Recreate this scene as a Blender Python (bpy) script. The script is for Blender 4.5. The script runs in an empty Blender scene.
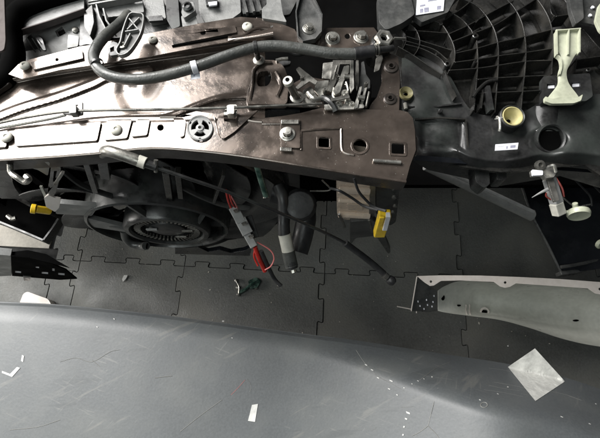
import bpy, bmesh, math, random
from mathutils import Vector, Matrix
from mathutils.geometry import tessellate_polygon
random.seed(7)
SC = bpy.context.scene
COL = SC.collection
R = math.radians
PI = math.pi

# ------------------------------------------------------------------ camera
ZC = 1.55; F = 453.0; TS = math.sin(R(20)); TC = math.cos(R(20))
cam_d = bpy.data.cameras.new('camera'); cam = bpy.data.objects.new('camera', cam_d); COL.objects.link(cam)
cam.location = (0, 0, ZC); cam.rotation_euler = (R(20), 0, 0)
cam_d.sensor_width = 36; cam_d.lens = F / 600 * 36; cam_d.clip_start = 0.02; cam_d.clip_end = 60
SC.camera = cam
# ------------------------------------------------------------------ world and lamps (a workshop with an open door ahead on the left)
w = bpy.data.worlds.new('World'); SC.world = w; w.use_nodes = True
w.node_tree.nodes['Background'].inputs[0].default_value = (0.85, 0.93, 1.0, 1)
w.node_tree.nodes['Background'].inputs[1].default_value = 0.045
def area(name, loc, target, sx, sy, power, col):
    d = bpy.data.lights.new(name, 'AREA'); d.shape = 'RECTANGLE'; d.size = sx; d.size_y = sy; d.energy = power; d.color = col
    o = bpy.data.objects.new(name, d); COL.objects.link(o); o.location = loc
    o.rotation_euler = (Vector(target) - Vector(loc)).to_track_quat('-Z', 'Y').to_euler()
    return o
area('door_daylight', (-2.05, 1.75, 3.0), (-0.45, 0.3, 0.8), 2.3, 2.2, 370, (1.0, 0.98, 0.96))
area('ceiling_light', (-1.25, -0.75, 3.2), (-0.35, 0.0, 0.5), 1.9, 1.5, 34, (0.93, 1.0, 0.98))
area('side_door_daylight', (-3.2, 0.45, 0.95), (0.0, 0.25, 0.0), 1.3, 1.0, 60, (1.0, 0.97, 0.92))
SC.view_settings.view_transform = 'Standard'; SC.view_settings.look = 'None'
SC.view_settings.exposure = 0.0; SC.view_settings.gamma = 1.0
SC.render.engine = 'CYCLES'

# ------------------------------------------------------------------ from photo bearings to places
def D(px, py):
    r = (px - 300) / F; u = (219 - py) / F
    return Vector((r, u * TC + TS, u * TS - TC))
def P(px, py, z):
    d = D(px, py); k = (z - ZC) / d.z
    return Vector((d.x * k, d.y * k, z))
def V(px, py, Y):
    d = D(px, py); k = Y / d.y
    return Vector((d.x * k, Y, ZC + d.z * k))
def S(px, py, z):
    return (z - ZC) / D(px, py).z / F

# ------------------------------------------------------------------ materials
MATS = {}

def mat(name, col, rough=0.5, metal=0.0, n1=14.0, a1=0.15, n2=90.0, a2=0.1, bump=0.08, bscale=300.0, coat=0.0,
        coatr=0.15, dust=None, dust_amt=0.0, dscale=30.0, spec=0.5, trans=0.0, streak=None, rvar=0.15, specks=0.0):
    m = bpy.data.materials.new(name); m.use_nodes = True
    nt = m.node_tree; N = nt.nodes; L = nt.links
    b = N['Principled BSDF']
    tc = N.new('ShaderNodeTexCoord')
    def noise(scale, det=4.0, rot=None):
        n = N.new('ShaderNodeTexNoise'); n.inputs['Scale'].default_value = scale; n.inputs['Detail'].default_value = det
        if rot:
            mp = N.new('ShaderNodeMapping'); mp.inputs['Rotation'].default_value = (0, 0, rot[0]); mp.vector_type = 'TEXTURE'; mp.inputs['Scale'].default_value = (1 / rot[1], 1 / rot[2], 1)
            L.new(tc.outputs['Object'], mp.inputs[0]); L.new(mp.outputs[0], n.inputs['Vector'])
        else: L.new(tc.outputs['Object'], n.inputs['Vector'])
        return n.outputs['Fac']
    def ramp(src, lo, hi, p0=0.35, p1=0.65):
        r = N.new('ShaderNodeMapRange'); r.inputs[1].default_value = p0; r.inputs[2].default_value = p1
        r.inputs[3].default_value = lo; r.inputs[4].default_value = hi; L.new(src, r.inputs[0]); return r.outputs[0]
    def mixc(fac, a, bb, mode='MIX'):
        x = N.new('ShaderNodeMix'); x.data_type = 'RGBA'; x.blend_type = mode
        if isinstance(fac, float): x.inputs[0].default_value = fac
        else: L.new(fac, x.inputs[0])
        for i, v in ((6, a), (7, bb)):
            if isinstance(v, tuple): x.inputs[i].default_value = (*v[:3], 1)
            else: L.new(v, x.inputs[i])
        return x.outputs[2]
    c = col
    big = noise(n1); fine = noise(n2, 6)
    c = mixc(ramp(big, 0.0, 1.0), tuple(x * (1 - a1) for x in c), tuple(min(1, x * (1 + a1)) for x in c))
    c2 = mixc(ramp(fine, 0.0, a2 * 2), c, tuple(min(1, x * 1.8 + 0.02) for x in col))
    c = c2
    if dust:
        f = ramp(noise(dscale, 8), 0.0, dust_amt, 0.45, 0.72)
        c = mixc(f, c, dust)
    if specks:
        vo = N.new('ShaderNodeTexVoronoi'); vo.inputs['Scale'].default_value = specks
        L.new(tc.outputs['Object'], vo.inputs['Vector'])
        lt = N.new('ShaderNodeMath'); lt.operation = 'LESS_THAN'; lt.inputs[1].default_value = 0.10
        L.new(vo.outputs['Distance'], lt.inputs[0])
        k = N.new('ShaderNodeMath'); k.operation = 'MULTIPLY'; L.new(lt.outputs[0], k.inputs[0]); L.new(ramp(noise(14), 0, 0.8, 0.44, 0.6), k.inputs[1])
        c = mixc(k.outputs[0], c, (0.5, 0.48, 0.44))
    if streak:
        for (ang, sx, sy, th, amt, cc) in streak:
            f = ramp(noise(1.0, 3, (ang, sx, sy)), 0.0, 1.0, th, th + 0.05)
            g = ramp(noise(6.0), 0.0, amt, 0.5, 0.62)
            k = N.new('ShaderNodeMath'); k.operation = 'MULTIPLY'; L.new(f, k.inputs[0]); L.new(g, k.inputs[1])
            c = mixc(k.outputs[0], c, cc)
    L.new(c, b.inputs['Base Color'])
    L.new(ramp(noise(n1 * 2.3, 6), max(0.02, rough - rvar), min(1, rough + rvar)), b.inputs['Roughness'])
    b.inputs['Metallic'].default_value = metal
    b.inputs['Coat Weight'].default_value = coat; b.inputs['Coat Roughness'].default_value = coatr
    b.inputs['Specular IOR Level'].default_value = spec
    if bump:
        bm_ = N.new('ShaderNodeBump'); bm_.inputs['Strength'].default_value = bump; bm_.inputs['Distance'].default_value = 0.002
        L.new(noise(bscale, 3), bm_.inputs['Height']); L.new(bm_.outputs[0], b.inputs['Normal'])
    MATS[name] = m
    return m
BROWN = mat('brown_coated_steel', (0.100, 0.080, 0.067), 0.20, 0.68, 12, 0.3, 120, 0.1, 0.10, 120, coat=1.0, dust=(0.15, 0.12, 0.10), dust_amt=0.4, dscale=26, specks=170)
BROWN2 = mat('brown_edge_steel', (0.038, 0.032, 0.028), 0.35, 0.4, 12, 0.2)
BLK = mat('black_plastic', (0.016, 0.016, 0.016), 0.36, 0, 20, 0.3, 200, 0.1, 0.04, 250, dust=(0.07, 0.085, 0.075), dust_amt=0.35, dscale=14)
BLK2 = mat('black_ribbed_plastic', (0.013, 0.0128, 0.012), 0.22, 0, 20, 0.3, 200, 0.1, 0.1, 400, dust=(0.06, 0.055, 0.045), dust_amt=0.3, dscale=25)
GLOSS = mat('glossy_black_plastic', (0.007, 0.008, 0.010), 0.2, 0, 10, 0.3, 150, 0.05, 0.05, 200, dust=(0.02, 0.02, 0.02), dust_amt=0.1, dscale=8)
DARK = mat('black_plastic_and_shade', (0.0022, 0.0022, 0.0022), 0.95, 0, 10, 0.3, a2=0.0, spec=0.02)  # near-black: shade of voids and holes put into the colour, also plain black parts
TRIM = mat('grey_trim_plastic', (0.145, 0.147, 0.143), 0.42, 0, 16, 0.15, 150, 0.1, 0.12, 350, dust=(0.24, 0.235, 0.22), dust_amt=0.35, dscale=18)
TRIMD = mat('dark_grey_trim_plastic', (0.04, 0.041, 0.04), 0.4, 0, 16, 0.2, 150, 0.1, 0.12, 350, dust=(0.14, 0.135, 0.125), dust_amt=0.35, dscale=18)
BLADE = mat('dusty_black_fan_plastic', (0.02, 0.02, 0.0205), 0.28, 0, 8, 0.2, 120, 0.06, 0.03, 200, dust=(0.085, 0.085, 0.082), dust_amt=0.5, dscale=7)
SILV = mat('zinc_plated_steel', (0.42, 0.41, 0.375), 0.33, 0.85, 30, 0.2, 200, 0.1, 0.1, 400)
DSILV = mat('dull_steel', (0.17, 0.165, 0.15), 0.36, 0.75, 30, 0.25, 200, 0.1, 0.12, 400)
CREAM = mat('cream_push_rivet_plastic', (0.42, 0.41, 0.36), 0.5, 0, 30, 0.15)
HOSE = mat('grey_black_rubber_hose', (0.045, 0.047, 0.044), 0.42, 0, 25, 0.2, 200, 0.15, 0.2, 350, dust=(0.14, 0.137, 0.12), dust_amt=0.4, dscale=18)
RUB = mat('black_rubber', (0.014, 0.014, 0.015), 0.45, 0, 25, 0.2, 200, 0.1, 0.06, 350, dust=(0.07, 0.07, 0.065), dust_amt=0.3, dscale=30)
PAPER = mat('white_sticker', (0.60, 0.61, 0.65), 0.55, 0, 30, 0.05, 150, 0.05, 0.05)
INK = mat('printed_ink', (0.22, 0.22, 0.28), 0.6)
WHITEP = mat('milky_plastic', (0.36, 0.375, 0.285), 0.4, 0, 40, 0.12, 120, 0.1, 0.08, dust=(0.38, 0.38, 0.3), dust_amt=0.4, dscale=60)
YEL = mat('yellow_plastic', (0.72, 0.46, 0.02), 0.4, 0, 40, 0.12, dust=(0.35, 0.25, 0.05), dust_amt=0.4, dscale=70)
YELP = mat('pale_yellow_plastic', (0.40, 0.36, 0.18), 0.4, 0, 40, 0.12, dust=(0.35, 0.32, 0.15), dust_amt=0.4, dscale=70)
REDW = mat('red_wire_insulation', (0.34, 0.016, 0.01), 0.38, 0, 40, 0.1)
REDD = mat('dark_red_wire_insulation', (0.13, 0.015, 0.01), 0.45, 0, 40, 0.1)
PINKW = mat('pink_wire_insulation', (0.55, 0.16, 0.15), 0.4, 0, 40, 0.1)
GREYC = mat('pale_grey_connector_plastic', (0.25, 0.25, 0.245), 0.45, 0, 40, 0.12, dust=(0.2, 0.2, 0.19), dust_amt=0.4, dscale=60)
GREEN = mat('green_black_sleeve', (0.02, 0.05, 0.038), 0.3, 0, 60, 0.5, dust=(0.2, 0.28, 0.23), dust_amt=0.5, dscale=60)
COPPER = mat('tan_coated_casting', (0.60, 0.49, 0.40), 0.3, 0.15, 30, 0.04, 120, 0.03, 0.03, 200, coat=0.6)
TILE = mat('rubber_mat', (0.112, 0.114, 0.108), 0.5, 0, 5, 0.2, 160, 0.12, 0.5, 200, dust=(0.19, 0.185, 0.16), dust_amt=0.65, dscale=4.0, spec=0.35,
           streak=[(0.6, 10, 45, 0.66, 0.35, (0.17, 0.165, 0.14)), (1.9, 16, 70, 0.66, 0.3, (0.02, 0.02, 0.018))])
CONC = mat('pale_concrete', (0.46, 0.43, 0.38), 0.8, 0, 6, 0.12, 90, 0.1, 0.3, 200, dust=(0.3, 0.28, 0.25), dust_amt=0.4, dscale=10)
BASE = mat('dark_screed', (0.01, 0.01, 0.01), 0.9)
PANEL = mat('dusty_grey_primer', (0.068, 0.074, 0.077), 0.47, 0, 3.5, 0.14, 260, 0.09, 0.10, 160, dust=(0.115, 0.120, 0.115), dust_amt=0.45, dscale=11, rvar=0.03,
            streak=[(0.5, 8, 60, 0.60, 0.4, (0.16, 0.158, 0.145)), (-0.35, 14, 160, 0.63, 0.4, (0.17, 0.17, 0.16)), (0.9, 18, 190, 0.64, 0.35, (0.17, 0.17, 0.16)), (0.1, 5, 36, 0.62, 0.35, (0.045, 0.05, 0.052))])
CHIP = mat('bare_white_chip', (0.48, 0.48, 0.46), 0.6, bump=0.2)
TAPE = mat('white_masking_tape', (0.52, 0.52, 0.49), 0.6, 0, 30, 0.08, 160, 0.15, 0.5, 120, dust=(0.34, 0.34, 0.32), dust_amt=0.5, dscale=40)
SAGE = mat('sage_grey_primer', (0.54, 0.54, 0.49), 0.42, 0, 9, 0.08, 90, 0.08, 0.06, 200, dust=(0.38, 0.38, 0.33), dust_amt=0.35, dscale=12)
FLANGE = mat('blush_white_paint', (0.66, 0.60, 0.55), 0.42, 0, 12, 0.05, 90, 0.05, 0.05, dust=(0.5, 0.45, 0.4), dust_amt=0.3, dscale=40)
SEAL = mat('taupe_plastic', (0.10, 0.088, 0.085), 0.9, 0, 12, 0.1, spec=0.05)

# ------------------------------------------------------------------ mesh helpers
def crv(pts, n=6, closed=False):
    pts = [Vector(p) for p in pts]; m = len(pts); out = []
    rng = m if closed else m - 1
    for i in range(rng):
        if closed: a, b, c, d = pts[i - 1], pts[i], pts[(i + 1) % m], pts[(i + 2) % m]
        else:
            b, c = pts[i], pts[i + 1]; a = pts[i - 1] if i else b + (b - c); d = pts[i + 2] if i + 2 < m else c + (c - b)
        for k in range(n):
            t = k / n
            out.append(0.5 * ((2 * b) + (c - a) * t + (2 * a - 5 * b + 4 * c - d) * t * t + (3 * b - a - 3 * c + d) * t ** 3))
    if not closed: out.append(pts[-1])
    return out
def fillet(pts, r, n=4):
    out = []; m = len(pts)
    for i in range(m):
        p0, p, p1 = Vector(pts[i - 1][:2]), Vector(pts[i][:2]), Vector(pts[(i + 1) % m][:2])
        a = p0 - p; b = p1 - p
        rr = min(r, a.length * 0.45, b.length * 0.45)
        A = p + a.normalized() * rr; B = p + b.normalized() * rr
        for k in range(n + 1):
            t = k / n; out.append((1 - t) ** 2 * A + 2 * t * (1 - t) * p + t * t * B)
    return [(v.x, v.y) for v in out]
def circ(cx, cy, rx, ry=None, n=20, a0=0):
    ry = ry or rx
    return [(cx + rx * math.cos(a0 + 2 * PI * i / n), cy + ry * math.sin(a0 + 2 * PI * i / n)) for i in range(n)]
def lerpcurve(pts, x):
    if x <= pts[0][0]: (x0, y0), (x1, y1) = pts[0], pts[1]; return y0 + (y1 - y0) * (x - x0) / (x1 - x0)
    for (x0, y0), (x1, y1) in zip(pts, pts[1:]):
        if x <= x1: break
    return y0 + (y1 - y0) * (x - x0) / (x1 - x0)
_sm = {}
def smoothcurve(pts, x):
    k = tuple(pts)
    if k not in _sm: _sm[k] = [(v.x, v.y) for v in crv([(a, b, 0) for a, b in pts], 8)]
    return lerpcurve(_sm[k], x)

class MB:
    def __init__(s): s.b = bmesh.new()
    def prism3(s, loops, off):
        """loops: list of 3D loops (outer, holes); off: Vector offset for the far side"""
        off = Vector(off)
        tris = tessellate_polygon(loops)
        flat = [p for l in loops for p in l]
        top = [s.b.verts.new(p) for p in flat]; bot = [s.b.verts.new(Vector(p) + off) for p in flat]
        for t in tris:
            try:
                s.b.faces.new([top[i] for i in t]); s.b.faces.new([bot[i] for i in reversed(t)])
            except ValueError: pass
        k = 0
        for l in loops:
            n = len(l)
            for i in range(n):
                j = (i + 1) % n
                try: s.b.faces.new((top[k + i], bot[k + i], bot[k + j], top[k + j]))
                except ValueError: pass
            k += n
        return s
    def plate(s, out, z, th, holes=(), zf=None):
        f = (lambda p: P(p[0], p[1], z if zf is None else zf(p[0], p[1])))
        return s.prism3([[f(p) for p in l] for l in [out, *holes]], (0, 0, -th))
    def vplate(s, out, Y, th, holes=()):
        return s.prism3([[V(p[0], p[1], Y) for p in l] for l in [out, *holes]], (0, th, 0))
    def tube(s, pts, r, n=10, smooth=5, cap=True, flat=1.0):
        """pts world Vectors"""
        pts = crv(pts, smooth) if smooth else [Vector(p) for p in pts]
        m = len(pts); rings = []
        nrm = None
        for i, p in enumerate(pts):
            t = (pts[min(i + 1, m - 1)] - pts[max(i - 1, 0)]).normalized()
            if nrm is None:
                nrm = Vector((0, 0, 1)) if abs(t.z) < 0.9 else Vector((1, 0, 0))
            nrm = (nrm - t * nrm.dot(t)).normalized(); bn = t.cross(nrm)
            rr = r(i / (m - 1)) if callable(r) else r
            rings.append([s.b.verts.new(p + nrm * math.cos(2 * PI * k / n) * rr * flat + bn * math.sin(2 * PI * k / n) * rr) for k in range(n)])
        for a, b in zip(rings, rings[1:]):
            for k in range(n): s.b.faces.new((a[k], a[(k + 1) % n], b[(k + 1) % n], b[k]))
        if cap: s.b.faces.new(rings[0][::-1]); s.b.faces.new(rings[-1])
        return s
    def ptube(s, pts, r, **k):
        return s.tube([P(*p) for p in pts], r, **k)
    def lathe(s, prof, c, axis=(0, 0, 1), n=24, mod=None):
        """prof: (radius, height) along axis"""
        ax = Vector(axis).normalized(); q = ax.to_track_quat('Z', 'Y'); c = Vector(c); rings = []
        for (r, h) in prof:
            if r <= 1e-6: rings.append([s.b.verts.new(c + ax * h)])
            else:
                ring = []
                for k in range(n):
                    a = 2 * PI * k / n; rr = r * (mod(a, r, h) if mod else 1)
                    ring.append(s.b.verts.new(c + q @ Vector((rr * math.cos(a), rr * math.sin(a), h))))
                rings.append(ring)
        for a, b in zip(rings, rings[1:]):
            if len(a) == 1 and len(b) == 1: continue
            for k in range(n):
                j = (k + 1) % n
                if len(a) == 1: s.b.faces.new((a[0], b[k], b[j]))
                elif len(b) == 1: s.b.faces.new((a[k], a[j], b[0]))
                else: s.b.faces.new((a[k], a[j], b[j], b[k]))
        return s
    def box(s, c, sx, sy, sz, rot=None):
        M = Matrix.Translation(Vector(c))
        if rot is not None: M = M @ (rot if isinstance(rot, Matrix) else Matrix.Rotation(rot, 4, 'Z'))
        r = bmesh.ops.create_cube(s.b, size=1, matrix=M @ Matrix.Diagonal((sx, sy, sz, 1)))
        return s
    def bar(s, a, b, wd, ht, up=(0, 0, 1)):
        a = Vector(a); b = Vector(b); x = (b - a).normalized(); y = Vector(up).cross(x).normalized(); z = x.cross(y)
        M = Matrix((x, y, z)).transposed().to_4x4(); M.translation = (a + b) / 2
        bmesh.ops.create_cube(s.b, size=1, matrix=M @ Matrix.Diagonal(((b - a).length, wd, ht, 1)))
        return s
    def wall(s, pts, z, h, t, taper=None):
        """a standing rib along world polyline pts (top edge at z), height h, thickness t"""
        m = len(pts); L = []
        for i, p in enumerate(pts):
            d = (pts[min(i + 1, m - 1)] - pts[max(i - 1, 0)]); d.z = 0; d.normalize(); nrm = Vector((-d.y, d.x, 0))
            a = p + nrm * t / 2; b = p - nrm * t / 2; L.append((a, b))
        va = []
        for a, b in L:
            va.append([s.b.verts.new(Vector((q.x, q.y, zz))) for q, zz in ((a, a.z), (b, b.z), (b, b.z - h), (a, a.z - h))])
        for A, B in zip(va, va[1:]):
            for k in range(4): s.b.faces.new((A[k], A[(k + 1) % 4], B[(k + 1) % 4], B[k]))
        s.b.faces.new(va[0][::-1]); s.b.faces.new(va[-1])
        return s
    def grid(s, fn, nu, nv, th, vec=None):
        """fn(u,v)->world point; solid sheet th thick (downwards unless vec)"""
        vec = Vector(vec) if vec else Vector((0, 0, -th))
        A = [[s.b.verts.new(fn(i / nu, j / nv)) for j in range(nv + 1)] for i in range(nu + 1)]
        B = [[s.b.verts.new(A[i][j].co + vec) for j in range(nv + 1)] for i in range(nu + 1)]
        for i in range(nu):
            for j in range(nv):
                s.b.faces.new((A[i][j], A[i][j + 1], A[i + 1][j + 1], A[i + 1][j]))
                s.b.faces.new((B[i][j], B[i + 1][j], B[i + 1][j + 1], B[i][j + 1]))
        for i in range(nu):
            s.b.faces.new((A[i][0], A[i + 1][0], B[i + 1][0], B[i][0])); s.b.faces.new((A[i][nv], B[i][nv], B[i + 1][nv], A[i + 1][nv]))
        for j in range(nv):
            s.b.faces.new((A[0][j], B[0][j], B[0][j + 1], A[0][j + 1])); s.b.faces.new((A[nu][j], A[nu][j + 1], B[nu][j + 1], B[nu][j]))
        return s
    def build(s, name, m, parent=None, bevel=0.0, seg=2, ang=35, label=None):
        b = s.b
        bmesh.ops.remove_doubles(b, verts=b.verts, dist=1e-6)
        bmesh.ops.recalc_face_normals(b, faces=b.faces)
        xs = [v.co for v in b.verts]
        lo = Vector([min(v[i] for v in xs) for i in range(3)]); hi = Vector([max(v[i] for v in xs) for i in range(3)])
        c = Vector(((lo.x + hi.x) / 2, (lo.y + hi.y) / 2, lo.z))
        for v in b.verts: v.co -= c
        me = bpy.data.meshes.new(name); b.to_mesh(me); b.free()
        for p in me.polygons: p.use_smooth = True
        me.set_sharp_from_angle(angle=R(ang))
        me.materials.append(m)
        o = bpy.data.objects.new(name, me); COL.objects.link(o)
        if parent:
            o.parent = parent; o.location = c - wloc(parent)
        else: o.location = c
        if bevel:
            bv = o.modifiers.new('bevel', 'BEVEL'); bv.width = bevel; bv.segments = seg; bv.limit_method = 'ANGLE'; bv.angle_limit = R(30)
            bv.harden_normals = True
        if label: o['label'] = label
        return o
def wloc(o):
    v = Vector(o.location)
    while o.parent: o = o.parent; v += Vector(o.location)
    return v
def tag(o, label, cat, group=None, kind=None):
    if label: o['label'] = label
    if cat: o['category'] = cat
    if group: o['group'] = group
    if kind: o['kind'] = kind
    return o
def thing(name, label, cat, loc, group=None):
    o = bpy.data.objects.new(name, None); COL.objects.link(o); o.location = loc; o.empty_display_size = 0.05
    return tag(o, label, cat, group)
def inst(src, loc, parent, rot=None, sc=1.0, name=None):
    c = src.copy(); COL.objects.link(c); c.parent = parent
    c.location = Vector(loc) - wloc(parent) if parent else loc
    if rot: c.rotation_euler = rot
    c.scale = (sc, sc, sc)
    return c
def rrect(x0, y0, x1, y1, r=2, skew=0):
    return fillet([(x0, y0), (x1, y0), (x1 + skew, y1), (x0 + skew, y1)], r)

# ================================================================== THE SETTING: floor with interlocking rubber tiles
fl = MB(); fl.box((0, 0.6, -0.02), 8, 7, 0.02); floor = fl.build('floor', BASE); floor['kind'] = 'structure'
GZ = 0.0
def edge(a, b, per=0.125, amp=0.019, flip=1):
    a = Vector(a); b = Vector(b); L = (b - a).length; n = max(1, round(L / per)); d = (b - a) / L; nr = Vector((-d.y, d.x)) * flip
    out = [a.copy()]
    p = L / n
    for i in range(n):
        s0 = i * p
        prof = fillet([(0.0, 0), (0.34 * p, 0), (0.27 * p, amp), (0.73 * p, amp), (0.66 * p, 0), (1.0 * p, 0)], 0.010, 3)[4:-4]
        for (s_, o_) in prof: out.append(a + d * (s0 + s_) + nr * o_)
    return out
def gpt(px, py): v = P(px, py, 0); return Vector((v.x, v.y))
ang = R(-3.0); gd = Vector((math.cos(ang), math.sin(ang))); gn = Vector((-gd.y, gd.x))
O = gpt(185, 262)
gx = [((gpt(x, 262) - O).dot(gd)) for x in (-190, -50, 55, 80, 185, 325, 462, 600, 745)]
gy = [-1.55, -1.04, -0.53, -0.015, 0.495, 1.0, 1.5]
def node(i, j): return O + gd * gx[i] + gn * gy[j]
tile_rows = []
for i in range(len(gx) - 1):
    for j in range(len(gy) - 1):
        if i < 2 and j >= 3: continue
        a, b_, c, d = node(i, j), node(i + 1, j), node(i + 1, j + 1), node(i, j + 1)
        loop = edge(a, b_) + edge(b_, c) + [c.copy()] + edge(d, c)[::-1] + edge(a, d)[::-1][:-1]
        # drop doubles, pull the outline in by about a millimetre
        cl = []
        for p in loop:
            if not cl or (p - cl[-1]).length > 1e-5: cl.append(p)
        if (cl[0] - cl[-1]).length < 1e-5: cl.pop()
        cen = (a + c) / 2
        n_ = len(cl); inn = []
        for k in range(n_):
            t = (cl[(k + 1) % n_] - cl[k - 1]).normalized(); inn.append(cl[k] + Vector((-t.y, t.x)) * 0.0014)
        m_ = MB(); dz = random.uniform(-0.0012, 0.0012)
        m_.prism3([[Vector((p.x, p.y, dz)) for p in inn]], (0, 0, -0.0085))
        m_.build('rubber_tile', TILE, floor, bevel=0.0010, seg=1)
cb = MB(); n0 = node(2, 3); 
cb.prism3([[Vector((*(node(2, 6) - gd * 0.004), -0.001)), Vector((*(node(0, 6) - gd * 2), -0.001)), Vector((*(node(0, 3) - gd * 2 + gn * 0.04), -0.001)), Vector((*(node(2, 3) + gn * 0.04 - gd * 0.035), -0.001))]], (0, 0, -0.008))
cb.build('concrete_slab', CONC, floor)  # pale concrete, its tone also standing in for sunlight on the floor

# ================================================================== engine bay background (black planes stand in for the shade of its gaps)
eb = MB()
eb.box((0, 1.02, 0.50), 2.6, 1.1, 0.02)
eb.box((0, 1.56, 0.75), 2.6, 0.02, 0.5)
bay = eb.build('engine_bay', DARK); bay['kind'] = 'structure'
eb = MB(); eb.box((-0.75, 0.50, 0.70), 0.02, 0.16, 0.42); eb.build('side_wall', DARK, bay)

# ================================================================== RADIATOR SUPPORT
sup = thing('radiator_support', 'wide brown coated steel crossbar with bolts and holes across the car front', 'radiator support', P(180, 130, 0.90))
ZF = 0.95
# pressed sheet between rear and front strips
rearY = ((-30, 92), (10, 79), (60, 69), (140, 57), (200, 48), (275, 36))
frontY = ((-30, 142), (60, 127), (100, 122), (160, 121), (275, 122))
ridge_lines = [([(-20, 124), (20, 108), (60, 96), (92, 84), (110, 76), (150, 70)], 5, 0.006),
               ([(120, 122), (165, 117), (200, 104), (225, 97), (262, 96)], 3.0, 0.007)]
ridge_lines = [([(v.x, v.y) for v in crv([(a, b, 0) for a, b in l], 6)], wd, h) for l, wd, h in ridge_lines]
def distpoly(l, x, y):
    best = 1e9
    for (ax, ay), (bx, by) in zip(l, l[1:]):
        dx, dy = bx - ax, by - ay; t = max(0, min(1, ((x - ax) * dx + (y - ay) * dy) / (dx * dx + dy * dy)))
        best = min(best, math.hypot(x - ax - dx * t, y - ay - dy * t))
    return best
def sheet(u, v):
    px = -28 + u * 293; y0 = smoothcurve(rearY, px); y1 = smoothcurve(frontY, px); py = y0 + (y1 - y0) * v
    e = min(1, v / .10, (1 - v) / .10); z = 0.945 - 0.012 * e * e * (3 - 2 * e)
    for l, wd, h in ridge_lines:
        d = distpoly(l, px, py)
        if d < wd: e = min(1, (wd - d) / (wd * .45)); z += h * .7 * e * e * (3 - 2 * e)
    z += 0.0007 * math.sin(px * 0.04 + 1) * math.sin(py * 0.07)
    return P(px, py, z)
MB().grid(sheet, 240, 84, 0.002).build('pressed_sheet', BROWN, sup, ang=60)
# front strip with its holes
fb_top = [(-30, 137), (15, 126), (60, 122.5), (110, 117.5), (150, 117), (175, 117), (196, 111), (212, 113), (240, 114), (262, 118), (282, 116), (300, 113), (322, 107.5), (360, 109), (400, 110), (408, 112), (413, 118), (415, 130), (416, 150), (410, 166), (406, 181)]
fb_bot = [(360, 174.5), (300, 165), (250, 157), (200, 151), (150, 148), (100, 153), (50, 157), (0, 160), (-30, 162)]
def sq(cx, cy, a, b=None, r=1.5):
    b = b or a; return fillet([(cx - a, cy - b), (cx + a, cy - b + 0.6), (cx + a, cy + b + 0.6), (cx - a, cy + b)], r)
holes = [circ(160.5, 127.5, 3.2, n=14), sq(324, 142, 5.2, 4.6), circ(360, 145.5, 6.6, 6.2, n=18), sq(398, 148.3, 6.2, 5.0), [(223, 113.5 + 2), (236, 116.5), (235, 122), (224, 121)], circ(200, 128, 13.2, 12.6, n=24)]
MB().plate(fb_top + fb_bot, ZF, 0.003, holes).build('front_strip', BROWN, sup, bevel=0.0008)
# rolled rims round the three big holes
for hl, m_ in ((holes[1], 1.13), (holes[2], 1.12), (holes[3], 1.11)):
    cx = sum(p[0] for p in hl) / len(hl); cy = sum(p[1] for p in hl) / len(hl)
    outl = [(cx + (p[0] - cx) * 1.42, cy + (p[1] - cy) * 1.42) for p in hl]
    inl = [(cx + (p[0] - cx) * 1.04, cy + (p[1] - cy) * 1.04) for p in hl]
    MB().plate(outl, ZF + 0.0012, 0.001, [inl]).build('hole_rim', BROWN, sup, bevel=0.0006)
# front flange (the vertical face below the strip)
flb = [(406, 181.4)] + fb_bot
m_ = MB(); up = [P(x, y, ZF - 0.003) for x, y in crv([(a, b, 0) for a, b in flb], 4) for x, y in [(x, y)]] if False else None
pts = [Vector((*v.xy, ZF - 0.0028)) for v in [P(a.x, a.y, ZF - 0.0028) for a in crv([(a, b, 0) for a, b in flb], 4)]]
MB().wall(pts, 0, 0.030, 0.0035).build('front_flange', BROWN2, sup, bevel=0.0008)
lipc = [P(a.x, a.y + 0.4, ZF + 0.0002) for a in crv([(a, b, 0) for a, b in flb], 4)]
MB().tube(lipc, 0.0022, n=8, smooth=0).build('rolled_edge', BROWN, sup)
# return flange at right end
MB().wall([P(406, 181, ZF - 0.003), P(410, 166, ZF - 0.003), P(416, 150, ZF - 0.003), P(415, 131, ZF - 0.003)], 0, 0.028, 0.003).build('end_flange', BROWN2, sup, bevel=0.0006)
# raised pads
pads = [[(14, 129.5), (101, 121.5), (97, 140.5), (15, 146)], [(107, 119.5), (132, 119), (127, 138), (104, 140)], [(137, 119), (150, 119), (147, 135), (131, 136.5)],
        [(-26, 136), (8, 130), (6, 147), (-26, 150)], [(342, 126), (398, 114.5), (409, 121), (411, 136), (388, 138), (345, 134)]]
for pd in pads[:4]:
    MB().plate(fillet(pd, 2), ZF + 0.0035, 0.003).build('raised_pad', BROWN, sup, bevel=0.0015, seg=3)
for cr in ([(301, 150), (301, 133), (305, 130.5), (338, 128.5), (341, 131), (341.5, 148), (345, 153), (354, 155)], [(176, 119), (183, 130), (182, 136)], [(215, 118), (218, 133), (221, 137)], [(160, 117), (176, 117)],
           [(241, 118), (252, 121), (262, 122)], [(262, 124), (298, 123.5)]):
    MB().ptube([(x, y, ZF + 0.0004) for x, y in cr], 0.0019, n=6, smooth=3).build('pressed_crease', BROWN, sup)
# pressed wedge beside emblem
MB().plate(fillet([(173, 117.5), (182, 117), (186, 121), (184, 136), (180, 137)], 1.5), ZF + 0.003, 0.003).build('raised_pad', BROWN, sup, bevel=0.0014, seg=3)
MB().plate(fillet([(221, 137.5), (217, 123), (219, 114), (224, 112), (224, 122), (236, 123), (237, 114), (248, 112), (258, 110), (246, 121), (234, 132), (224, 138.5)], 1.2), ZF + 0.004, 0.0035).build('raised_pad', BROWN, sup, bevel=0.0012, seg=2)
# end tab and pin
MB().plate(fillet([(413, 137), (417.5, 137), (417, 155), (411, 157)], 1), ZF - 0.006, 0.002).build('end_tab', BROWN, sup, bevel=0.0006)
MB().tube([P(373, 160.5, ZF + 0.003), P(401, 162.5, ZF + 0.003)], 0.0028, n=12, smooth=0).build('roll_pin', SILV, sup, bevel=0.0006)
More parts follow.
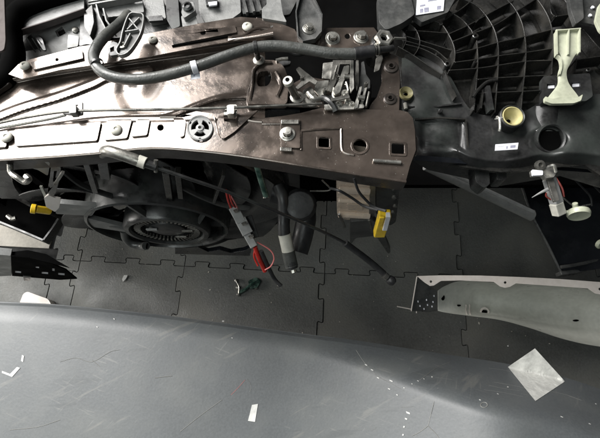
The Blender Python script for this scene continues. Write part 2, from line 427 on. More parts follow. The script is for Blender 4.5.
# rear strip
rs = [(8, 74), (18, 64), (30, 59), (80, 46), (88, 45), (145, 33.5), (200, 23), (240, 16.5), (258, 18), (270, 24), (272, 36), (262, 41), (240, 40), (210, 45), (145, 57.5), (60, 70), (22, 79)]
MB().plate(rs, 0.953, 0.003, [circ(57, 57.5, 2, n=10), circ(203, 32, 2.8, n=12)]).build('rear_strip', BROWN, sup, bevel=0.0008)
MB().plate(fillet([(31, 62), (82, 49.5), (83, 58), (33, 69.5)], 1), 0.957, 0.003, [circ(57, 59.5, 1.7, n=10)]).build('raised_pad', BROWN, sup, bevel=0.0012)
MB().plate(fillet([(172, 37), (235, 25), (237, 32), (173, 44.5)], 1), 0.9565, 0.003, [circ(203, 32, 3.0, n=12)]).build('raised_pad', BROWN, sup, bevel=0.0012)
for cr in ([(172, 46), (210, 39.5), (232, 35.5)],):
    MB().ptube([(x, y, 0.9545) for x, y in cr], 0.0016, n=6, smooth=3).build('painted_shadow_line', DARK, sup)  # raised dark bead standing in for the shadow line below the pad
MB().grid(lambda u, v: P(228 + u * 45, (41 + 2 * u) - v * (5 + 9 * u ** 2) - 4 * u, 0.957 + 0.010 * math.sin(PI * v) * u), 12, 8, 0.002).build('pressed_corner', BROWN, sup, ang=60)
MB().ptube([(232, 37, 0.957), (243, 36, 0.958), (252, 30, 0.959), (262, 28, 0.959), (271, 29, 0.958)], 0.0026, n=8).build('pressed_crease', BROWN, sup)
# right-hand cross plate and side bracket
MB().plate([(256, 17), (276, 21), (295, 29), (300, 38), (318, 38), (325, 27.5), (374, 27), (379, 34), (379, 56), (330, 55), (268, 46), (262, 38)], 0.935, 0.003, [circ(347.5, 36, 2.6, n=12)]).build('cross_plate', BROWN, sup, bevel=0.0009)
MB().plate(fillet([(380, 50), (398, 56), (400, 80), (399, 112), (368, 112), (371, 104), (377, 97), (382, 82)], 2), 0.938, 0.003, [circ(391, 67, 3, n=14), circ(390, 99, 3, n=14)]).build('side_bracket', BROWN, sup, bevel=0.0009)
MB().plate(fillet([(374, 72), (376, 58), (382, 54), (383, 58), (379, 70)], 1), 0.944, 0.002).build('bent_tab', DSILV, sup, bevel=0.0006)
for x, y, r_ in ((391, 67, 7), (390, 99, 6.5)):
    s_ = S(x, y, .94)
    MB().lathe([(r_ * s_, -0.001), (r_ * s_, 0.0015), (r_ * .82 * s_, 0.0025), (r_ * .5 * s_, 0.0022), (r_ * .46 * s_, 0.0045), (r_ * .34 * s_, 0.0045), (r_ * .32 * s_, -0.004)], P(x, y, 0.9385)).build('weld_nut', BROWN2, sup)
# pad with rounded slot
slot = fillet([(259, 71.5), (270, 70.5), (272, 78), (268, 86), (257.5, 86.5), (256.5, 79)], 4, 5)
MB().plate(fillet([(246, 104), (247, 92), (251, 82), (252, 68), (262, 59.5), (276, 60), (284, 66), (289, 80), (287, 104)], 4), 0.948, 0.012, [slot]).build('latch_platform', BROWN, sup, bevel=0.004, seg=3)
MB().ptube([(250, 100, .949), (252, 86, .951), (254, 70, .951), (262, 63, .951), (272, 62, .950)], 0.0024, n=6).build('pressed_crease', BROWN, sup)
MB().ptube([(276, 72, .951), (281, 84, .951), (277, 96, .950)], 0.003, n=6).build('pressed_crease', BROWN, sup)
# guide post
MB().tube([P(297, 99, .945), P(293.5, 92, .965), P(289, 83, .987)], 0.0058, n=14, smooth=0).build('guide_post', DSILV, sup, bevel=0.001)
MB().tube([P(288.9, 82.8, .9872), P(287.5, 80, .994)], lambda t: 0.0078, n=16, smooth=0).build('post_cap', CREAM, sup, bevel=0.0012)
MB().lathe([(0.0032, 0), (0.0032, 0.0006), (0, 0.0006)], P(287.3, 79.5, .9945), (-0.1, -0.1, 1), 12).build('post_hole', DARK, sup)
MB().lathe([(0.011, 0), (0.011, 0.003), (0.0062, 0.004)], P(297, 98, .948), (0, 0, 1), 16).build('post_flange', DSILV, sup)

# fasteners
def rivet_mesh():
    b = MB(); b.lathe([(0.0088, 0), (0.0088, 0.0015), (0.0080, 0.0032), (0.0056, 0.0046), (0.0030, 0.0050), (0.0026, 0.0038), (0, 0.0036)], (0, 0, 0), n=24)
    return b
rv0 = rivet_mesh().build('push_rivet', CREAM); rv0.parent = sup
first = True
for x, y, z, sc, rot in ((7, 137.5, ZF + .004, 1.0, .1), (116.5, 130, ZF + .004, 1.0, -.1), (153, 40, .954, .85, .12), (247.5, 27, .955, 1.0, -.08), (25, 66, .957, .95, .1)):
    o = rv0 if first else rv0.copy()
    if not first: COL.objects.link(o); o.parent = sup
    first = False
    o.location = P(x, y, z) - wloc(sup); o.scale = (sc,) * 3; o.rotation_euler = (rot, rot * .7, rot * 20)
def hexmod(a, r, h): 
    k = (a % (PI / 3)) - PI / 6; return math.cos(PI / 6) / math.cos(k)
wb = MB(); wb.lathe([(0.0128, 0), (0.0128, 0.0012), (0.0118, 0.0018), (0.0096, 0.0018), (0.0092, 0.0030), (0.0078, 0.0034)], (0, 0, 0), n=30)
wb0 = wb.build('washer', SILV); wb0.parent = sup
hx = MB(); hx.lathe([(0.0075, 0), (0.0075, 0.0062), (0.0066, 0.0074), (0.0, 0.0078)], (0, 0, 0.0034), n=24, mod=hexmod); hx0 = hx.build('bolt_head', SILV, wb0)
hx0.location = (0, 0, .0034)
first = True
for x, y, z, sc, rot in ((332.5, 38.5, .9355, 1.0, .12), (361, 37.5, .9355, 1.0, -.1), (287.5, 134, ZF + .004, .92, .05)):
    if first: o, h_ = wb0, hx0; first = False
    else:
        o = wb0.copy(); COL.objects.link(o); o.parent = sup; h_ = hx0.copy(); COL.objects.link(h_); h_.parent = o
    o.location = P(x, y, z) - wloc(sup); o.scale = (sc,) * 3; o.rotation_euler = (rot, -rot, rot * 9)
MB().plate(fillet([(280, 119), (300, 118.5), (300, 148), (281, 147)], 1.5), ZF + 0.0035, 0.002).build('stop_plate', BROWN, sup, bevel=0.0008)
MB().plate([(281, 119.5), (299, 119.5), (299, 123.5), (281, 123.5)], ZF + 0.0065, 0.003).build('folded_tab', DSILV, sup, bevel=0.001)
MB().plate([(280, 147), (292, 147.5), (292, 151), (280, 150.5)], ZF + 0.006, 0.003).build('folded_tab', DSILV, sup, bevel=0.001)
# round three-spoke plug
zc_ = ZF - 0.0005; s_ = S(200, 128, ZF)
def kid(r0, r1, a0, a1, n=7):
    a = [(200 + r1 * math.cos(a0 + (a1 - a0) * i / n), 128 + .95 * r1 * math.sin(a0 + (a1 - a0) * i / n)) for i in range(n + 1)]
    b = [(200 + r0 * math.cos(a1 + (a0 - a1) * i / n), 128 + .95 * r0 * math.sin(a1 + (a0 - a1) * i / n)) for i in range(n + 1)]
    return a + b
plug = thing('round_plug', 'round grey plastic plug with three spokes set into the brown crossbar', 'plug', P(200, 128, ZF - .01))
MB().plate(circ(200, 128, 12.9, 12.3, n=30), ZF - 0.006, 0.002).build('back_disc', DARK, plug)
ks = [kid(4.3, 9.0, a + .32, a + 2 * PI / 3 - .32) for a in (-PI / 2, -PI / 2 + 2 * PI / 3, -PI / 2 + 4 * PI / 3)]
notch = []
outl = []
for i in range(72):
    a = 2 * PI * i / 72 - PI / 2; k = (a + PI / 2 + PI / 3) % (2 * PI / 3)
    r_ = 10.2 if abs(k - 0) < .10 or abs(k - 2 * PI / 3) < .10 else 13.0
    outl.append((200 + r_ * math.cos(a), 128 + .95 * r_ * math.sin(a)))
MB().plate(outl, ZF + 0.0035, 0.004, ks + [circ(200, 128, 1.6, n=10)]).build('spoked_disc', GREYC, plug, bevel=0.0006)
MB().ptube([(x, y, ZF + .0035) for x, y in circ(200, 128, 12.2, 11.6, n=30)] + [(212.2, 128, ZF + .0035)], 0.0011, n=6, smooth=0).build('rim', GREYC, plug)
MB().lathe([(3.6 * s_, 0), (3.6 * s_, .002), (1.8 * s_, .0026), (1.7 * s_, 0)], P(200, 128, ZF + .0034)).build('hub', GREYC, plug)

# ================================================================== HOOD LATCH
lat = thing('hood_latch', 'jumble of zinc and steel latch levers between the black hose and the brown crossbar', 'hood latch', P(335, 90, .9))
def lever(name, pts, z, th, m, r=1.2, holes=(), bev=.0006): return MB().plate(fillet(pts, r), z, th, holes).build(name, m, lat, bevel=bev)
lever('base_plate', [(288, 104), (292, 90), (304, 80), (330, 86), (372, 84), (371, 100), (366, 110), (288, 110)], .905, .003, DARK)  # plate coloured black so the gaps between levers look shaded
lever('back_plate', [(288, 106), (292, 84), (306, 76), (326, 80), (346, 92), (346, 108)], .925, .003, BROWN)
lever('release_arm', [(296, 69), (299, 66.5), (306, 72), (317.5, 81), (315.5, 84.5), (309.5, 81), (298, 89), (295.5, 87), (303, 79.5)], .955, .0025, DSILV, .8)
lever('side_plate', [(323, 63), (338, 61), (336, 70), (332, 79), (322, 78)], .935, .002, SILV, .8)
lever('side_plate', [(317, 81), (329, 80), (327, 92), (320, 97), (314, 90)], .940, .002, SILV, .8)
lever('frame_plate', [(333, 60), (353, 60), (353, 64), (340, 64), (336, 82), (331, 92), (327, 90), (331, 76)], .945, .0025, DSILV, .6)
lever('pawl', [(344, 66), (349, 65), (349, 72), (343, 82), (340, 92), (335, 95), (333, 91), (339, 80)], .962, .004, SILV, 1.0)
lever('striker_guide', [(350.5, 60), (353.5, 60), (354, 88), (351, 92), (349.8, 86)], .968, .004, SILV, .6)
lever('striker_guide', [(356, 60), (358.5, 60), (359, 82), (357, 90), (355.4, 84)], .950, .003, DSILV, .6)
lever('cam_plate', [(361.5, 62), (364, 61), (366, 74), (370, 80), (370, 88), (360, 92), (358, 82), (361, 74)], .945, .003, TRIMD, .8)
lever('tongue', [(359.5, 87), (362, 86), (357.5, 108), (353.5, 108.5)], .960, .0025, SILV, .5)
lever('tongue', [(364.5, 88), (367, 87), (362, 108), (359.0, 108.5)], .956, .0025, SILV, .5)
lever('dark_link', [(340, 84), (349, 80), (350, 92), (344, 98), (339, 94)], .950, .003, BLK, 1)
lever('dark_link', [(326, 94), (334, 96), (338, 104), (330, 107), (323, 102)], .948, .004, BLK, 1)
lever('cross_link', [(331, 98), (349, 94.5), (350, 97.5), (332, 101)], .966, .0025, DSILV, .5)
lever('rear_bracket', [(303, 90), (311, 86), (317, 96), (316, 106), (302, 106)], .944, .003, DSILV, 1, [circ(309, 97, 2.2, n=10)])
for x0_, y0_, x1_, y1_, zz in ((337, 66, 333, 80, .958), (369, 92, 366, 107, .950)):
    MB().tube([P(x0_, y0_, zz), P(x1_, y1_, zz)], .0019, n=8, smooth=0).build('link_pin', DSILV, lat)
for x0_, y0_ in ((347, 76), (361, 97)):
    MB().tube([P(x0_ - 3, y0_, .963), P(x0_ + 4, y0_ + 1, .963)], .0036, n=12, smooth=0).build('roller', DSILV, lat, bevel=.0006)
MB().ptube([(334, 88, .955), (333, 96, .957), (338, 100, .957), (346, 99, .957), (348, 90, .957), (346, 82, .958)], .0018, n=8).build('latch_ring', SILV, lat)
sp = []
for i in range(60):
    t = i / 59; c_ = P(337 + 11 * t, 76 + 14 * t, .953); a = t * 2 * PI * 7
    sp.append(c_ + Vector((.005 * math.cos(a) * .7, .005 * math.cos(a) * -.5, .005 * math.sin(a))))
MB().tube(sp, .0009, n=5, smooth=0).build('spring', DSILV, lat)
for x, y, r_ in ((345, 93, 4.0), (339, 104, 3.4), (352, 104, 3.0), (325, 90, 2.4), (366, 84, 2.2), (348, 101, 3.4), (302, 78, 1.8)):
    s_ = S(x, y, .96)
    MB().lathe([(r_ * s_, -.006), (r_ * s_, .001), (r_ * .7 * s_, .003), (r_ * .35 * s_, .003), (r_ * .3 * s_, .0015), (0, .0015)], P(x, y, .957), n=16).build('rivet', SILV if r_ > 2.5 else DSILV, lat)
MB().ptube([(322, 98, .95), (328, 100, .957), (333, 105, .957), (336, 111, .953)], .0052, n=10).build('pivot_sleeve', BLK, lat, )
MB().ptube([(308, 93, .95), (314, 99, .955), (322, 98, .95)], .004, n=10).build('hook_end', SILV, lat)
lever('front_lip', [(324, 104.5), (350, 103.5), (364, 104.5), (364, 107.5), (352, 109), (325, 109.5)], .957, .003, SILV, 1)
lever('black_spacer', [(268, 76.5), (274, 66), (278, 60), (291, 61), (290, 64), (282, 66), (280, 74)], .940, .006, BLK)
MB().ptube([(276, 60.5, .95), (282, 59, .95), (288, 58.5, .95)], .0028, n=8).build('guide_bush', SILV, lat)

# ================================================================== RELEASE ROD
rod = thing('release_rod', 'thin straight steel rod running left to right along the crossbar through two clips', 'rod', P(160, 110, .96))
MB().ptube([(-30, 129.5, .957), (20, 118.5, .961), (62, 112, .966), (100, 110.3, .966), (150, 109.6, .966), (235, 107.5, .966), (300, 104.5, .964), (322, 103.5, .962)], .0021, n=10).build('rod_bar', DSILV, rod)
MB().ptube([(-30, 133, .953), (20, 124.5, .955), (50, 119, .956), (66, 115, .957)], .0018, n=8).build('second_bar', DSILV, rod)
def clip(cx, cy, m, k=1.0):
    o = thing('rod_clip', '', 'clip', P(cx, cy, .95), 'clips holding the steel rod')
    MB().plate(fillet([(cx - 9 * k, cy + 5), (cx - 5 * k, cy - 3), (cx - 1, cy - 6 * k), (cx + 9 * k, cy - 6 * k), (cx + 9 * k, cy + 6), (cx + 3, cy + 7)], 1.5), .962, .004, [[(cx + 1, cy + 3.5), (cx + 5, cy + 3), (cx + 6, cy - 3.5), (cx + 1, cy - 3)]]).build('clip_body', m, o, bevel=.0008)
    MB().plate(fillet([(cx - 3, cy - 3), (cx + 4, cy - 3.3), (cx + 4, cy + 4.5), (cx - 3, cy + 5)], 1), .972, .012).build('clip_jaw', m, o, bevel=.001)
    return o
c1 = clip(72, 108, TRIM, 1.15); c1['label'] = 'grey plastic clip holding the steel rod at the bright left end'
c2 = clip(230, 109, SILV, .75); c2['label'] = 'small pale clip holding the steel rod just right of the round plug'

# ================================================================== HOSE
hs = thing('black_hose', 'thick grey-black rubber hose looping over the crossbar from the upper left to the right hub', 'hose', P(180, 70, .95))
hp = [(128, 14, .935), (119, 24, .955), (105, 36, .972), (96, 48, .982), (93.5, 58, .984), (99, 69, .984), (112, 76.5, .984), (135, 79.5, .984), (165, 75.5, .984), (200, 65.5, .985), (232, 54, .986), (258, 47, .986), (280, 46, .986), (305, 49, .985), (330, 53, .985), (356, 53.5, .985)]
MB().ptube(hp, .0083, n=18, smooth=6).build('hose_body', HOSE, hs)
MB().ptube([(354, 53.5, .985), (357, 53, .985), (366, 52, .985), (374, 50.5, .985)], .0092, n=18, smooth=2).build('hose_collar', RUB, hs, bevel=.001)
MB().ptube([(373, 50.5, .985), (386, 49, .983), (393, 48, .980)], .0052, n=12, smooth=2).build('hose_tip', BLK, hs, bevel=.001)
for i, x in enumerate((374, 377)): MB().lathe([(.0075, 0), (.0075, .003), (.005, .003)], P(x, 50.2, .985), (1, .15, 0), 16).build('crimp_ring', DSILV, hs)
def ring_on(cx, cy, dirx, diry, wd, r, m, name, par):
    c_ = P(cx, cy, .9855); d = Vector((dirx, -diry, 0)).normalized()
    return MB().lathe([(r, -wd / 2), (r + .0008, -wd / 2 + .0005), (r + .0008, wd / 2 - .0005), (r, wd / 2)], c_, d, 24).build(name, m, par)
ring_on(194.5, 67.3, 1, -.32, .009, .0090, PAPER, 'paper_tag_band', hs)
tg = MB().plate([(190.5, 70.5), (199, 68.5), (200.5, 78), (191, 79.5)], .9790, .0006).build('paper_tag', PAPER, hs)
MB().plate([(193, 73), (194.5, 72.7), (195, 76), (193.4, 76.3)], .9796, .0003).build('tag_print', INK, tg)
ring_on(255.5, 47.6, 1, -.12, .006, .0094, BLK, 'hose_strap', hs)
MB().tube([P(256, 50, .975), P(258, 58, .955)], .0045, n=10, smooth=0).build('strap_stem', BLK, hs)
MB().lathe([(.0095, 0), (.0095, .002), (.006, .004), (.004, .004)], P(259, 60.5, .952), n=18).build('strap_foot', DSILV, hs)
ring_on(97, 46.5 + 17, .5, 1, .005, .0090, BLK, 'hose_strap', hs)

# ================================================================== PULL HANDLE beside hose
hd = thing('ribbed_lever', 'grey plastic lever with cross ribs standing inside the loop of the black hose', 'lever', P(125, 45, .95))
ho = [(129, 13.5), (137, 12.5), (143, 15), (141, 30), (135, 42), (127, 52), (119, 54), (116, 49), (120, 41), (123, 28)]
hi_ = [(131, 17), (136, 16), (138.5, 18), (136, 30), (131, 38), (125, 37), (127, 28)]
MB().plate(fillet(ho, 2.5), .990, .006, ).build('lever_body', TRIMD, hd, bevel=.001)
hw = crv([(*P(x, y, .996),) for x, y in ho], 3, closed=True); hw.append(hw[0])
MB().wall(hw, 0, .008, .0016).build('lever_rim', TRIM, hd)
for a, b in (((129, 18), (138, 29)), ((139, 17), (127, 29)), ((125, 31), (138, 29)), ((130, 33), (124, 45))):
    MB().wall([P(*a, .9955), P(*b, .9955)], 0, .006, .0015).build('rib', TRIM, hd)
MB().lathe([(.006, 0), (.006, .003), (.003, .0035), (.0025, .001), (0, .001)], P(122.5, 46, .990), n=16).build('pivot', DSILV, hd)
MB().plate(fillet([(107, 47), (113, 41), (118, 43), (116, 51), (121, 54), (110, 55.5)], 1.2), .975, .006, [[(110, 48), (114, 46), (114, 51), (110.5, 52)]]).build('lever_foot', BLK, hd, bevel=.0008)

# ================================================================== TRIM, upper left
def multi(name, label, cat, parts, loc, kind=None):
    t = thing(name, label, cat, loc)
    for nm, pts, z, th, m, r, hl in parts: MB().plate(fillet(pts, r) if r else pts, z, th, hl).build(nm, m, t, bevel=.0012)
    return t
tl = thing('grille_duct', 'grey dusty plastic duct panel with a domed pocket and square hole at the upper left', 'air duct', P(50, 40, .88))
def zsl(x, y): return .925 + (y - 30) * -.0004
MB().plate(fillet([(20, 33), (84, 12), (87, 47), (31, 60), (20, 70), (17, 58)], 2), .93, .004, [fillet([(55, 31), (62, 26), (66, 33), (58, 37)], 1)], zf=lambda x, y: .915 + (60 - y) * .0004).build('duct_panel', TRIM, tl, bevel=.001)
MB().plate(fillet([(14, 21), (74, -1), (84, -2), (84, 11), (20, 31)], 1.5), .945, .006).build('duct_lip', TRIM, tl, bevel=.002)
MB().wall([P(18, 30, .951), P(50, 20, .951), P(84, 8, .951)], 0, .012, .002).build('duct_edge', SEAL, tl)
MB().grid(lambda u, v: P(22 + 23 * u, 52 - 3 * u - (17 * math.sin(PI * min(1, u * .75 + .12)) ** .8) * v, .918 + .022 * v * math.sin(PI * (u * .8 + .1))), 14, 8, .002).build('domed_pocket', TRIMD, tl, ang=50)
for k in range(3): MB().wall([P(26 + 6 * k, 37 + k, .950 - .004 * k), P(34 + 5 * k, 50 - k, .930)], 0, .006, .0015).build('rib', TRIM, tl)
MB().plate(fillet([(33, 34), (42, 38), (46, 50), (43, 50), (38, 42)], 1.2), .935, .003).build('pocket_shade_patch', BLK, tl, bevel=.0006)  # black crescent standing in for the shadow inside the pocket
MB().plate(fillet([(68, 34), (79, 36), (78, 46), (67, 48)], 1.5), .935, .004).build('mount_tab', TRIM, tl, bevel=.001)
MB().lathe([(.006, 0), (.006, .005), (.004, .006), (0, .006)], P(76, 31, .925), (0.2, -.2, 1), 6).build('screw', DSILV, tl)
MB().plate(fillet([(57, 30), (64, 27), (65, 32), (59, 35)], .8), .914, .006).build('hole_insert', BLK, tl)

blk = thing('black_post', 'black plastic post standing between the grey duct panel and the middle trim', 'post', P(85, 25, .86))
MB().plate(fillet([(80, 8), (86, -4), (96, -4), (99, 14), (104, 24), (108, 40), (96, 45), (86, 44), (79, 46), (80, 30)], 2), .935, .05).build('post_body', BLK, blk, bevel=.003)
MB().plate(fillet([(84, 12), (92, 4), (94, 22), (90, 36), (84, 26)], 2), .945, .012).build('post_cap', BLK2, blk, bevel=.003)
MB().wall([P(96, 4, .950), P(99, 16, .950), (P(106, 30, .945)), P(103, 40, .94)], 0, .02, .0022).build('post_fin', TRIM, blk)
MB().wall([P(103, 8, .950), P(106, 20, .950), (P(112, 28, .945))], 0, .02, .0022).build('post_fin', TRIM, blk)

mt = thing('middle_trim', 'long dusty grey plastic trim with raised pedestals along the top of the photo', 'trim panel', P(180, 10, .86))
MB().plate(fillet([(88, -6), (300, -6), (290, 14), (262, 19), (205, 27), (176, 30), (150, 36), (110, 38), (92, 26)], 2), .905, .006).build('trim_panel', TRIMD, mt, bevel=.0015)
MB().plate(fillet([(98, 4), (142, -2), (144, 12), (128, 12), (118, 16), (108, 17), (98, 14)], 1.5), .925, .012).build('trim_step', TRIM, mt, bevel=.002)
MB().plate(fillet([(145, 0), (163, -2), (166, 18), (150, 21), (144, 14)], 1.5), .918, .012).build('trim_step', TRIM, mt, bevel=.002)
MB().plate([(148, 16), (162, 15), (163, 20), (149, 21)], .922, .004).build('slot_cover', BLK, mt)
MB().plate(fillet([(166, -4), (178, -4), (180, 26), (172, 29), (166, 18)], 1.5), .915, .01).build('dark_recess', BLK, mt, bevel=.001)
MB().plate(fillet([(181, 16), (194, 9), (198, 24), (197, 28), (183, 29)], 1.5), .935, .03).build('pedestal', TRIM, mt, bevel=.002)
MB().plate(fillet([(184, 4), (193, 1), (196, 10), (184, 18), (181, 12)], 2), .945, .012).build('pedestal_top', TRIM, mt, bevel=.002)
MB().lathe([(.0085, 0), (.0085, .006), (.005, .008), (.004, .005), (0, .005)], P(188, 8, .945), (0, -.2, 1), 10).build('black_nut', BLK, mt)
MB().plate(fillet([(198, -6), (240, -6), (241, 12), (230, 20), (206, 24), (199, 10)], 1.5), .925, .008).build('trim_step', TRIM, mt, bevel=.002)
MB().plate(fillet([(205, -4), (217, -4), (217, 3), (206, 5)], 1), .934, .006).build('trim_clip', BLK, mt, bevel=.0008)
MB().plate(fillet([(208, 2), (217, 1), (217, 4.5), (209, 5.5)], .6), .938, .003).build('clip_lip', PAPER, mt, bevel=.0005)
MB().plate(fillet([(238, -6), (264, -6), (266, 10), (243, 14)], 1), .922, .008).build('louvre_recess', BLK, mt, bevel=.001)
for k in range(3): MB().wall([P(243 + 7 * k, -4, .93), P(247 + 7 * k, 12 - k, .93)], 0, .008, .004).build('louvre', TRIMD, mt)
MB().plate(fillet([(266, -5), (280, -5), (283, 14), (287, 22), (262, 18), (262, 8), (267, 4)], 2), .94, .02).build('trim_end', TRIM, mt, bevel=.003)
for a in (((88, 4), (140, -5)), ((88, 1), (130, -6))): MB().wall([P(*a[0], .94), P(*a[1], .94)], 0, .012, .003).build('trim_rail', TRIM, mt)

sl = MB(); sl.ptube([(-15, 92, .94), (5, 78, .94), (14, 56, .945), (11, 34, .95), (17, 14, .95), (40, 2, .95), (80, -10, .95)], .017, n=14)
tag(sl.build('rubber_seal', DARK), 'fat black rubber seal curving round the upper left corner of the photo', 'seal')
MB2 = MB().plate(fillet([(-12, -8), (4, -8), (5.5, 40), (4, 50), (-12, 54)], 3), 1.0, .004)
tag(MB2.build('side_cover', SEAL, bevel=.002), 'flat taupe cover edge at the far upper left edge of the photo', 'cover')
MB().plate([(-10, 96), (8, 84), (18, 68), (22, 62), (14, 60), (8, 70), (-10, 84)], .945, .01).build('support_corner', BROWN2, sup, bevel=.002)
# black arm bracket with bolt, top centre
ab = thing('black_arm_bracket', 'black arm bracket with one bolt reaching down onto the brown plate at the top centre', 'bracket', P(308, 25, .93))
MB().plate(fillet([(297, -8), (312, -8), (322, 12), (320, 33), (314, 40), (303, 41), (298, 37), (296, 12)], 2.5), .948, .004).build('arm_plate', TRIMD, ab, bevel=.001)
MB().wall([P(x, y, .956) for x, y in ((301, -8), (296, 11), (298, 36), (303, 40.5), (315, 38), (321, 31), (322, 14), (311, -4))], 0, .010, .002).build('arm_rim', TRIMD, ab)
wb1 = wb0.copy(); wb1.name = 'washer'; COL.objects.link(wb1); wb1.parent = ab; wb1.location = P(309, 29, .9485) - wloc(ab); wb1.scale = (.85,) * 3; wb1.rotation_euler = (.1, .1, 1)
hb1 = hx0.copy(); COL.objects.link(hb1); hb1.parent = wb1
MB().ptube([(290, 52, .93), (298, 54, .93), (306, 52, .93)], .004, n=8).build('arm_hook', BLK, ab)
# dark mouldings behind
bm1 = MB().plate(fillet([(378, -8), (410, -8), (415, 14), (402, 23), (386, 30), (379, 22)], 3), .90, .02)
tag(bm1.build('rear_moulding', TRIMD, bevel=.003), 'dark grey moulding behind the hub of the ribbed housing, left of the white sticker', 'moulding')

# ================================================================== HEADLIGHT HOUSING (ribbed)
hh = thing('headlight_housing', 'large black plastic headlight back with curved ribs fanning out from a metal hub', 'headlight housing', P(500, 100, .75))
ZR = .88; ZB = .845
base_out = [(380, 48), (388, 34), (404, 20), (416, 14), (430, 20), (445, 13), (470, -12), (640, -12), (640, 178), (600, 175), (585, 165), (548, 166), (530, 170), (500, 172), (470, 168), (430, 162), (417, 150), (404, 112), (400, 70)]
MB().plate(base_out, ZB, .006, [circ(549, 141, 13, 8.5, n=20)]).build('back_shell', BLK2, hh, bevel=.0015)
def rib(pts, h=.030, t=.0022, z=ZR, sm=5):
    c_ = crv([P(x, y, z) for x, y in pts], sm) if len(pts) > 2 else [P(*pts[0], z), P(*pts[1], z)]
    return MB().wall(c_, 0, h, t).build('rib', BLK2, hh, bevel=.0007)
# concentric arcs
rib([(397, 27), (405, 33), (406, 41), (403, 48)], .02, .0016)
rib([(404, 20), (415, 28), (420, 40), (418, 49), (414, 55)], .022, .0016)
rib([(432, 20), (442, 24), (451, 38), (455, 50), (454.5, 62)], .024, .0022)
rib([(448, 10), (462, 19), (471, 29), (473, 33)])
rib([(477, 40), (478, 60), (476.5, 85), (474, 110)])
rib([(460, -3), (478, 6), (492, 24), (498, 42), (498.5, 62), (497, 88), (495, 112)])
rib([(494, -12), (512, 4), (522, 22), (526, 44), (525.5, 66), (523, 90), (521, 112)])
rib([(527, -12), (540, 2), (550, 20), (553, 40), (552, 74)])
rib([(549, -12), (551, 10), (555, 16)])
rib([(558, -12), (578, 20)])
rib([(583, 28), (600, 48), (620, 66)])
rib([(577, 58), (575, 72)])
# radial ribs
for q in ([(406, 44), (424, 49), (440, 58), (446, 66)], [(407, 36), (430, 43), (452, 50)], [(406, 30), (425, 31), (450, 33)], [(400, 26), (415, 22), (433, 20)], [(398, 46), (412, 54), (430, 66), (442, 74)],
          [(404, 40), (422, 45), (436, 50), (448, 60)], [(441, 22), (462, 8), (474, -2)], [(448, 34), (470, 24), (491, 12), (514, 0)], [(453, 41), (476, 32), (496, 24), (518, 10), (540, -4)],
          [(455, 53), (477, 48), (498, 42), (526, 36), (552, 29)], [(455, 62), (477, 59), (498, 55.5), (526, 52), (553, 48)], [(449, 70), (477, 68), (498, 65), (526, 61), (553, 60)],
          [(478, 79), (498, 77.5), (526, 76), (548, 75)], [(476, 93), (497, 92), (523, 91), (541, 90)], [(476, 22), (486, 12)], [(556, 16), (570, 14)],
          [(575, 60), (600, 56), (625, 54)]):
    rib(q, .022 if q[0][0] < 440 and q[-1][0] < 460 else .030, .0018 if q[0][0] < 410 else .0021)
# bosses
for x, y, r_ in ((475.5, 36, 3.2), (447.5, 64, 3.4), (475, 62, 1.6), (437, 54, 1.6), (441, 24, 2), (588, 70, 2.5)):
    s_ = S(x, y, ZR)
    MB().lathe([(r_ * s_, -.03), (r_ * s_, .001), (r_ * .8 * s_, .002), (r_ * .5 * s_, .002), (r_ * .45 * s_, -.006), (0, -.006)], P(x, y, ZR), n=14).build('boss', BLK2, hh)
# smooth lower body: gently modelled shell
def body(u, v):
    px = 402 + u * 238; top = smoothcurve(((402, 58), (420, 56), (447, 72), (474, 112), (520, 112), (545, 100), (580, 95), (640, 92)), px)
    bot = smoothcurve(((402, 122), (418, 158), (450, 164), (500, 172), (560, 166), (640, 176)), px)
    py = top + (bot - top) * v
    z = ZB + .018 + .006 * math.sin(px * .045 + 1.0) * math.sin(PI * v) + .003 * math.sin(px * .13) * math.sin(py * .11)
    z -= .04 * max(0, v - .8) / .2 * .6
    if 418 < px < 466 and 118 < py < 152:
        e = min(px - 418, 466 - px, py - 118, 152 - py); e = min(1, e / 6); z -= .007 * e * e * (3 - 2 * e)
    d = math.hypot((px - 549) / 1.5, py - 141)
    if d < 16: t_ = (16 - d) / 16; z -= .03 * t_ * t_ * (3 - 2 * t_)
    return P(px, py, z)
MB().grid(body, 110, 52, .003).build('lower_shell', BLK, hh, ang=60)
MB().wall(crv([P(x, y, .862) for x, y in ((404, 60), (418, 58), (432, 64), (443, 72))], 4), 0, .014, .003).build('shoulder_rim', BLK2, hh)
MB().bar(P(443.5, 72.5, .880), P(454.5, 99, .874), .0024, .016).build('bright_rib', BLK2, hh)
MB().bar(P(486, 88, .882), P(490, 112, .874), .006, .02).build('corner_rib', BLK, hh)
MB().ptube([(473, 97, .882), (478, 90, .884), (487, 82, .884), (497, 80, .882)], .003, n=8).build('wire_guide', BLK2, hh)
MB().wall([P(474, 90, .884), P(474, 110, .878)], 0, .02, .003).build('rib', BLK2, hh)
MB().wall([P(483, 92, .884), P(481, 108, .878)], 0, .02, .003).build('rib', BLK2, hh)
MB().lathe([(.004, 0), (.004, .010), (.003, .011), (0, .011)], P(439, 112, .868), (0, -.35, 1), 10).build('peg', BLK, hh)
MB().wall([P(408, 107, .868), P(438, 106, .870), P(462, 103, .870)], 0, .01, .003).build('ledge', BLK, hh)
MB().wall([P(415, 119, .868), P(440, 117.5, .870), P(466, 119, .868), P(468, 148, .864)], 0, .008, .003).build('ledge', BLK2, hh)
